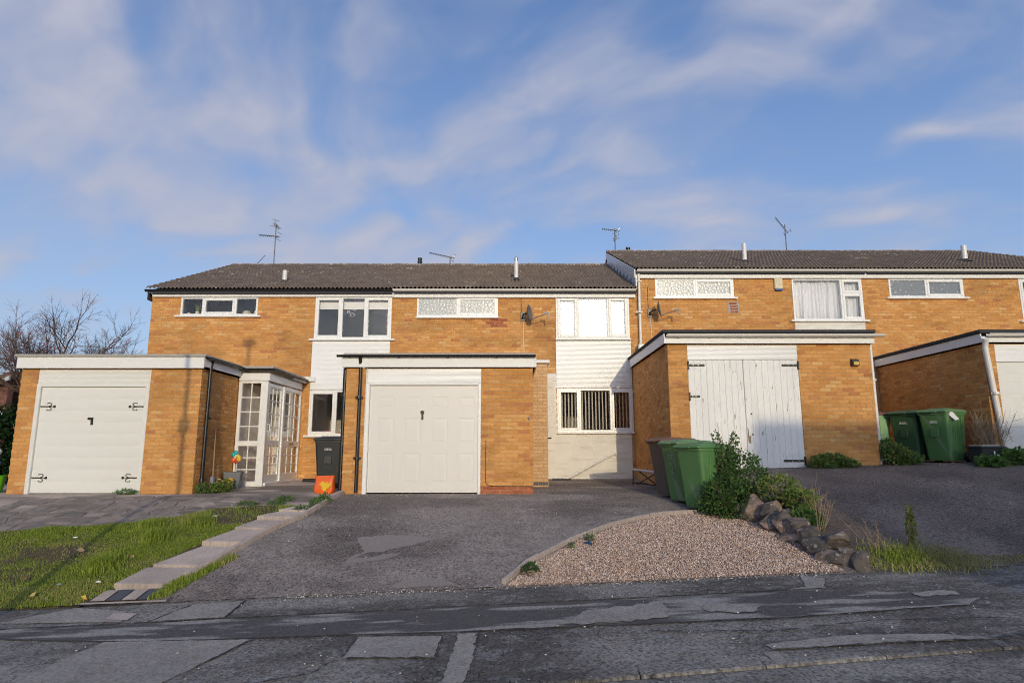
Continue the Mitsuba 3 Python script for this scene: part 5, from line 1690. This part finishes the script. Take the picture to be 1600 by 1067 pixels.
bush('shrub', 'dense dark green shrub with upright tips, against the nearest green bin', 'shrub',
     [(3.33, 9.98, .30, .42, .36, .34), (3.62, 10.15, .48, .40, .36, .36), (3.15, 10.05, .22, .30, .25, .24), (3.40, 10.35, .62, .20, .22, .30), (3.62, 10.45, .86, .07, .08, .26), (3.30, 10.2, .95, .06, .06, .26), (3.48, 10.3, .84, .05, .06, .26), (3.28, 10.35, 1.08, .04, .05, .22)], 6500, .045, 'leaf_dark', 11, 40, bsdf2='leaf_mid')
bush('shrub', 'pale yellow-green shrub spilling over the top of the stone wall', 'shrub',
     [(3.98, 9.72, .28, .32, .30, .20), (4.15, 9.45, .20, .24, .24, .15), (4.30, 9.70, .14, .22, .22, .12)], 1900, .055, 'leaf_yellow', 12, 30, .28, bsdf2='leaf_mid')
bush('weed', 'small green weed growing behind the stone wall beside the dead stems', 'weed', [(4.02, 8.95, .12, .20, .22, .10)], 500, .06, 'leaf_mid', 13, 5)
bush('weed', 'tall yellowing weed standing up from the rough grass at the end of the stone wall', 'weed', [(4.95, 8.15, .22, .05, .05, .20), (4.95, 8.15, .40, .035, .035, .12)], 330, .035, 'leaf_yellow', 14, 3, .45)
bush('ivy', 'low green plant at the foot of the brick pier beside the double doors', 'plant', [(6.05, 12.28, .12, .34, .20, .13), (5.85, 12.2, .07, .22, .18, .09), (6.35, 12.25, .06, .26, .18, .08)], 1300, .06, 'leaf_mid', 15, 8, bsdf2='leaf_yellow')
bush('ivy', 'rounded green plant at the corner of the pier in front of the pale green bin', 'plant', [(7.40, 12.45, .18, .26, .24, .22), (7.62, 12.40, .11, .26, .22, .14), (7.30, 12.5, .34, .14, .14, .16)], 1500, .06, 'leaf_mid', 16, 8, bsdf2='leaf_yellow')
bush('ivy', 'spreading green ground plant under the leaning white downpipe', 'plant', [(9.3, 12.0, .12, .34, .24, .14), (8.8, 11.85, .07, .26, .2, .09), (9.75, 11.95, .12, .34, .24, .14), (10.2, 12.0, .10, .30, .24, .12)], 2400, .075, 'leaf_mid', 17, 10, .42)
bush('weed', 'weedy plant growing round the foot of the left black downpipe', 'weed', [(-5.86, 12.42, .08, .22, .14, .10), (-5.62, 12.75, .10, .14, .22, .12), (-5.72, 12.6, .08, .2, .2, .1)], 800, .05, 'leaf_mid', 18, 8, bsdf2='leaf_yellow')
bush('weed', 'leafy weed growing over the edging stones near the orange bag', 'weed', [(-3.28, 10.9, .06, .10, .18, .07), (-3.22, 11.2, .07, .09, .16, .09), (-3.42, 10.6, .04, .10, .10, .05)], 420, .045, 'leaf_mid', 19, 8)
bush('weed', 'small dark weed in the gravel beside the curved edging', 'weed', [(.22, 7.97, .05, .09, .08, .06)], 160, .04, 'leaf_dark', 20, 3)
bush('weed', 'tiny green seedling in the middle of the gravel', 'weed', [(1.05, 8.95, .05, .05, .05, .06)], 80, .035, 'leaf_mid', 22, 2)
bush('weed', 'tiny green seedling beside the curved edging of the gravel', 'weed', [(.78, 8.72, .03, .04, .04, .04)], 60, .03, 'leaf_mid', 23, 2)
bush('weed', 'small weed in front of the white boarded garage door', 'weed', [(-7.25, 12.2, .04, .22, .05, .05)], 180, .04, 'leaf_mid', 24, 3)
bush('weed', 'clump of weeds at the back corner of the lawn', 'weed', [(-4.45, 11.0, .03, .22, .09, .04), (-4.0, 11.05, .03, .16, .09, .04)], 300, .035, 'leaf_mid', 25, 5)
bush('weed', 'clump of weeds on the apron beside the slab path', 'weed', [(-3.95, 11.35, .04, .16, .10, .05)], 220, .035, 'leaf_mid', 26, 5)
tuft('grass_tuft', 'long tangled grass growing at the end of the stone wall', 'grass tuft', 4.62, 7.88, .20, 900, .12, 'grass', 31, .0045, 1.5)
tuft('grass_tuft', 'dry straw-coloured grass along the edge of the dark driveway', 'grass tuft', 5.1, 7.78, .20, 1300, .10, 'dry_grass', 32, .004, 1.6)
verge = inside(Polygon([(4.2, 7.62), (4.1, 7.95), (5.2, 7.9), (6.8, 7.80), (7.5, 7.75), (7.5, 7.66)]), 4200, 33)
solo('verge_grass', blades(verge, np.full(len(verge), .045), .004, 1.4, 34), 'dry_grass', 'thin strip of grass along the foot of the dark driveway', None, kind='stuff')
ed = inside(Polygon([(-4.2, 7.68), (-4.1, 8.02), (-3.72, 8.75), (-3.60, 8.70), (-3.85, 8.1), (-4.0, 7.72)]), 5200, 35)
solo('edging_grass', blades(ed, np.full(len(ed), .08), .004, 1.0, 36), 'grass', 'strip of grass growing between the slab path and the driveway', None, kind='stuff')
for k, (px, py, lb) in enumerate(((-5.05, 9.35, 'tall green grass tuft nearest the second path slab'), (-5.35, 9.75, 'tall green grass tuft near the back of the lawn'), (-4.75, 9.95, 'bushy green grass tuft close to the upper path slabs'), (-5.25, 8.5, 'dark green grass tuft in the lower part of the lawn'))):
    tuft('grass_tuft', lb, 'grass tuft', px, py, .09, 900, .17, 'grass', 50 + k, .0045, .9)


def twigs(name, label, cat, px, py, n, h, spread, bsdf, seed, sub=3, r=.007, mid=None):
    g = np.random.default_rng(seed)
    m = M()
    z = float(G(px, py)) - .01
    for k in range(n):
        a = g.uniform(0, 2 * np.pi)
        base = np.array([px + g.normal(0, .04), py + g.normal(0, .04), z])
        tip = base + np.array([math.cos(a) * spread * g.uniform(.2, 1), math.sin(a) * spread * g.uniform(.2, 1), h * g.uniform(.6, 1.1)])
        q = [base, (base * .6 + tip * .4) + g.normal(0, .02, 3), tip]
        m.tube(q, [r, r * .75, r * .35], 5)
        for s in range(sub):
            f_ = g.uniform(.35, .9)
            p0 = base + (tip - base) * f_
            p1 = p0 + g.normal(0, 1, 3) * h * .13 + [0, 0, h * .13]
            m.tube([p0, p1], [r * .5, r * .25], 4)
    return solo(name, m, bsdf, label, cat)


twigs('bare_shrub', 'bare tangled brown shrub between the recycling box and the white downpipe', 'shrub', 9.12, 12.25, 34, .92, .42, 'twig', 61, 5, .008)
twigs('dead_stem', 'pale dead stems standing up behind the middle of the stone wall', 'dead stems', 4.12, 8.75, 9, .62, .22, 'twig', 62, 3)
twigs('dead_stem', 'short dead stems in the grass at the end of the stone wall', 'dead stems', 4.45, 8.05, 8, .42, .32, 'twig', 63, 2, .005)

# fallen leaves and litter on the lawn
for k, (px, py, c_, lb) in enumerate(((-5.0, 8.05, 'fascia', 'white scrap of litter in the lower lawn nearest the path'), (-5.45, 8.02, 'lead', 'pale grey scrap of litter in the lower lawn'), (-6.2, 9.35, 'fascia', 'small white scrap of litter in the upper lawn'), (-4.62, 10.2, 'fascia', 'small white scrap of litter near the upper path slabs'))):
    vv, ff = M().lathe([(0, .03), (.03, .025), (.045, 0), (0, -.01)], (0, 0, 0), 7).arr()
    solo('litter', M().add(vv * [.8, .45, .5] + [px, py, float(G(px, py)) + .05], ff), c_, lb, 'litter')
for k, (px, py, c_, lb) in enumerate(((-5.62, 7.82, 'amber', 'yellow fallen leaf at the lawn\'s front edge'), (-4.98, 7.72, 'amber', 'yellow fallen leaf nearest the foot of the path'), (-6.0, 8.15, 'lid_brown', 'rusty brown fallen leaf low on the lawn'),
                                       (-5.75, 8.9, 'wood', 'tan fallen leaf on the bare patch of lawn'), (-5.0, 8.75, 'wood', 'tan fallen leaf in the middle of the lawn'), (-6.25, 8.45, 'lid_brown', 'dark brown fallen leaf at the picture edge on the lawn'))):
    v, f = leaves(np.array([[px, py, float(G(px, py)) + .06]]), np.array([[.3, -.6, .2]]), .09, .4, 80 + k)
    solo('fallen_leaf', (v, f), c_, lb, 'leaf', group='fallen leaves on the lawn')
solo('litter', M().tube([(.98, 8.85, float(G(.98, 8.85)) + .02), (1.04, 8.83, float(G(1, 8.8)) + .05), (1.05, 8.75, float(G(1, 8.8)) + .03)], .018, 6), 'navy', 'dark scrap lying on the gravel near the curved edging', 'litter')

C = np.vstack([along([(-3.0, 12.1), (.3, 12.2)], 40, .06), along([(.0, 7.9), (.9, 8.9), (2.4, 10.1)], 40, .09), along([(3.2, 9.9), (3.7, 9.0), (3.8, 8.0)], 70, .10), along([(-4.1, 8.0), (-3.4, 9.7), (-3.2, 11.5)], 60, .07), along([(4.2, 7.66), (6.5, 7.7)], 40, .07), along([(5.8, 12.1), (8.6, 12.2)], 50, .12)])
N_ = np.c_[lg.normal(0, 1, (len(C), 2)), np.full(len(C), .25)]
solo('leaf_litter', leaves(np.c_[C, G(C[:, 0], C[:, 1]) + .02], N_ / np.linalg.norm(N_, axis=1, keepdims=True), .04, .35, 92), 'twig', 'small dead leaves blown against edges and walls', None, kind='stuff')


# ------------------------------------------------------------------ background on the left
def tree(name, label, x, y, z0, seed):
    g = np.random.default_rng(seed)
    t = thing(name, label, 'tree')
    trunk, lim, tips = M(), M(), []
    base = np.array([x, y, z0])
    fork = base + [0, 0, 1.75]
    trunk.tube([base, base + [.03, 0, .8], fork], [.17, .14, .13], 9)

    def grow(p, d, ln, r, lv):
        n = 4 if lv > 1 else 2
        q, pts = p.copy(), [p.copy()]
        dd = d.copy()
        for _ in range(n):
            dd = dd + g.normal(0, .13, 3) + [0, 0, .035]
            dd /= np.linalg.norm(dd)
            q = q + dd * ln / n
            pts.append(q.copy())
        lim.tube(pts, np.linspace(r, r * .55, n + 1), 6 if r > .03 else 3, False)
        if lv == 0:
            tips.append((q, dd))
            return
        for k in range(3):
            i = g.integers(1, n + 1)
            a = g.normal(size=3)
            nd = dd * .75 + a / np.linalg.norm(a) * .72
            nd[2] = nd[2] * .85 + .14
            grow(pts[i], nd / np.linalg.norm(nd), ln * g.uniform(.58, .78), r * .55, lv - 1)
        grow(q, dd, ln * .7, r * .55, lv - 1)
    for k in range(6):
        a = 2 * math.pi * k / 6 + g.uniform(-.3, .3)
        d = np.array([math.cos(a) * .9, math.sin(a) * .9, .95])
        grow(fork + [0, 0, g.uniform(-.3, .2)], d / np.linalg.norm(d), 1.5, .075, 5)
    part(t, 'trunk', trunk, 'bark', smooth=40)
    part(t, 'branch', lim, 'bark', label='bare twiggy crown', kind='stuff')
    C = np.array([p for p, _ in tips])
    D = np.array([d for _, d in tips])
    pick = g.uniform(size=len(C)) < .09
    vv, ff = leaves(C[pick], D[pick], .05, .45, seed)
    part(t, 'berry', (vv, ff), 'red', kind='stuff', label='last red leaves and berries')
    return t


tree('bare_tree', 'bare twiggy tree with a few red berries behind the leftmost garage', -15.1, 21.0, .9, 5)
fh = thing('distant_house', 'dark red brick house showing between the picture edge and the leftmost garage', 'house')
part(fh, 'wall', M().prism([(-33, -.5), (-21.5, -.5), (-21.5, 4.6), (-27, 2.55), (-33, 2.4)], 27.0, 27.3, 'y'), 'farbrick')
part(fh, 'roof', M().prism([(-27.4, 2.36), (-21.2, 4.66), (-21.2, 4.9), (-27.5, 2.6)], 26.7, 33, 'y'), 'tile')
part(fh, 'barge_board', M().prism([(-27.4, 2.2), (-21.2, 4.5), (-21.2, 4.68), (-27.4, 2.38)], 26.6, 26.69, 'y'), 'pvc_grey')
wk = part(fh, 'window', M().box(-21.62 - .34, -21.62 + .06, 26.93, 26.99, 2.15, 3.25, .01), 'pvc')
part(wk, 'pane', M().box(-21.62 - .30, -21.62 + .02, 26.91, 26.929, 2.22, 2.68).box(-21.62 - .30, -21.62 + .02, 26.91, 26.929, 2.74, 3.18), 'lead')
bush('hedge', 'dark green hedge beside the leftmost garage', 'hedge', [(-11.9, 14.6, .8, .8, .6, 1.0), (-12.6, 14.2, .7, .8, .6, .9), (-11.3, 15.4, .8, .5, .6, .9)], 12000, .085, 'leaf_hedge', 41, 20, .4)
t = thing('garden_tub', 'bright green tub of dark toys beside the leftmost garage', 'tub')
part(t, 'tub', M().lathe([(.17, 0), (.21, .32), (.22, .33), (.20, .33)], (-10.05, 12.55, float(G(-10, 12.5))), 20), 'lime', smooth=40)
for (dx, dz_, c_) in ((.0, .42, 'navy'), (.06, .56, 'blue'), (.02, .70, 'navy'), (.06, .78, 'fascia')):
    part(t, 'toy', M().lathe([(0, .08), (.06, .05), (.08, 0), (.05, -.06), (0, -.08)], (-10.05 + dx, 12.5, float(G(-10, 12.5)) + dz_), 12), c_, smooth=40)

# ------------------------------------------------------------------ what stands across the street and casts the shade, plus an added far row (outside the frame)
sl = thing('street_lamp', 'tall grey street lamp standing at the kerb, with a box on its post', 'street lamp')
LX_, LY_ = -5.12, 3.0
lz = float(G(LX_, LY_)) - .1
part(sl, 'post', M().tube([(LX_, LY_, lz), (LX_, LY_, lz + 1.3), (LX_, LY_, lz + 1.35), (LX_, LY_, lz + 7.05)], [.075, .075, .05, .042], 12), 'grey_paint')
part(sl, 'sign_box', M().box(LX_ - .10, LX_ + .10, LY_ - .10, LY_ + .02, 3.62, 3.88, .01), 'grey_paint')
part(sl, 'lantern', M().lathe([(0, -.10), (.12, -.09), (.19, 0), (.15, .09), (0, .12)], (LX_, LY_, lz + 7.12), 14), 'grey_paint')


def opposite(label, xa, xb, yr, zr, half, eave, chim=None):
    t = thing('opposite_house', label, 'house')
    part(t, 'wall', M().box(xa, xb, yr - half + .3, yr + half - .3, -1.5, eave), 'farbrick')
    part(t, 'roof', M().prism([(yr - half, eave - .05), (yr, zr), (yr + half, eave - .05), (yr, eave - .02)], xa - .15, xb + .15, 'x'), 'tile')
    if chim:
        part(t, 'chimney', M().box(chim[0] - .35, chim[0] + .35, yr - .3, yr + .3, zr - .6, chim[1], .01), 'farbrick')
    return t


opposite('taller brick house across the street, its ridge shading the double white doors', 9.3, 32, -22, 8.48, 4.6, 6.0)
opposite('added unseen house row far across the street, mirrored dark in the lower windows', -50, 34, -60, 10.8, 5.0, 6.5)  # far row added and sized so the lower windows mirror something dark
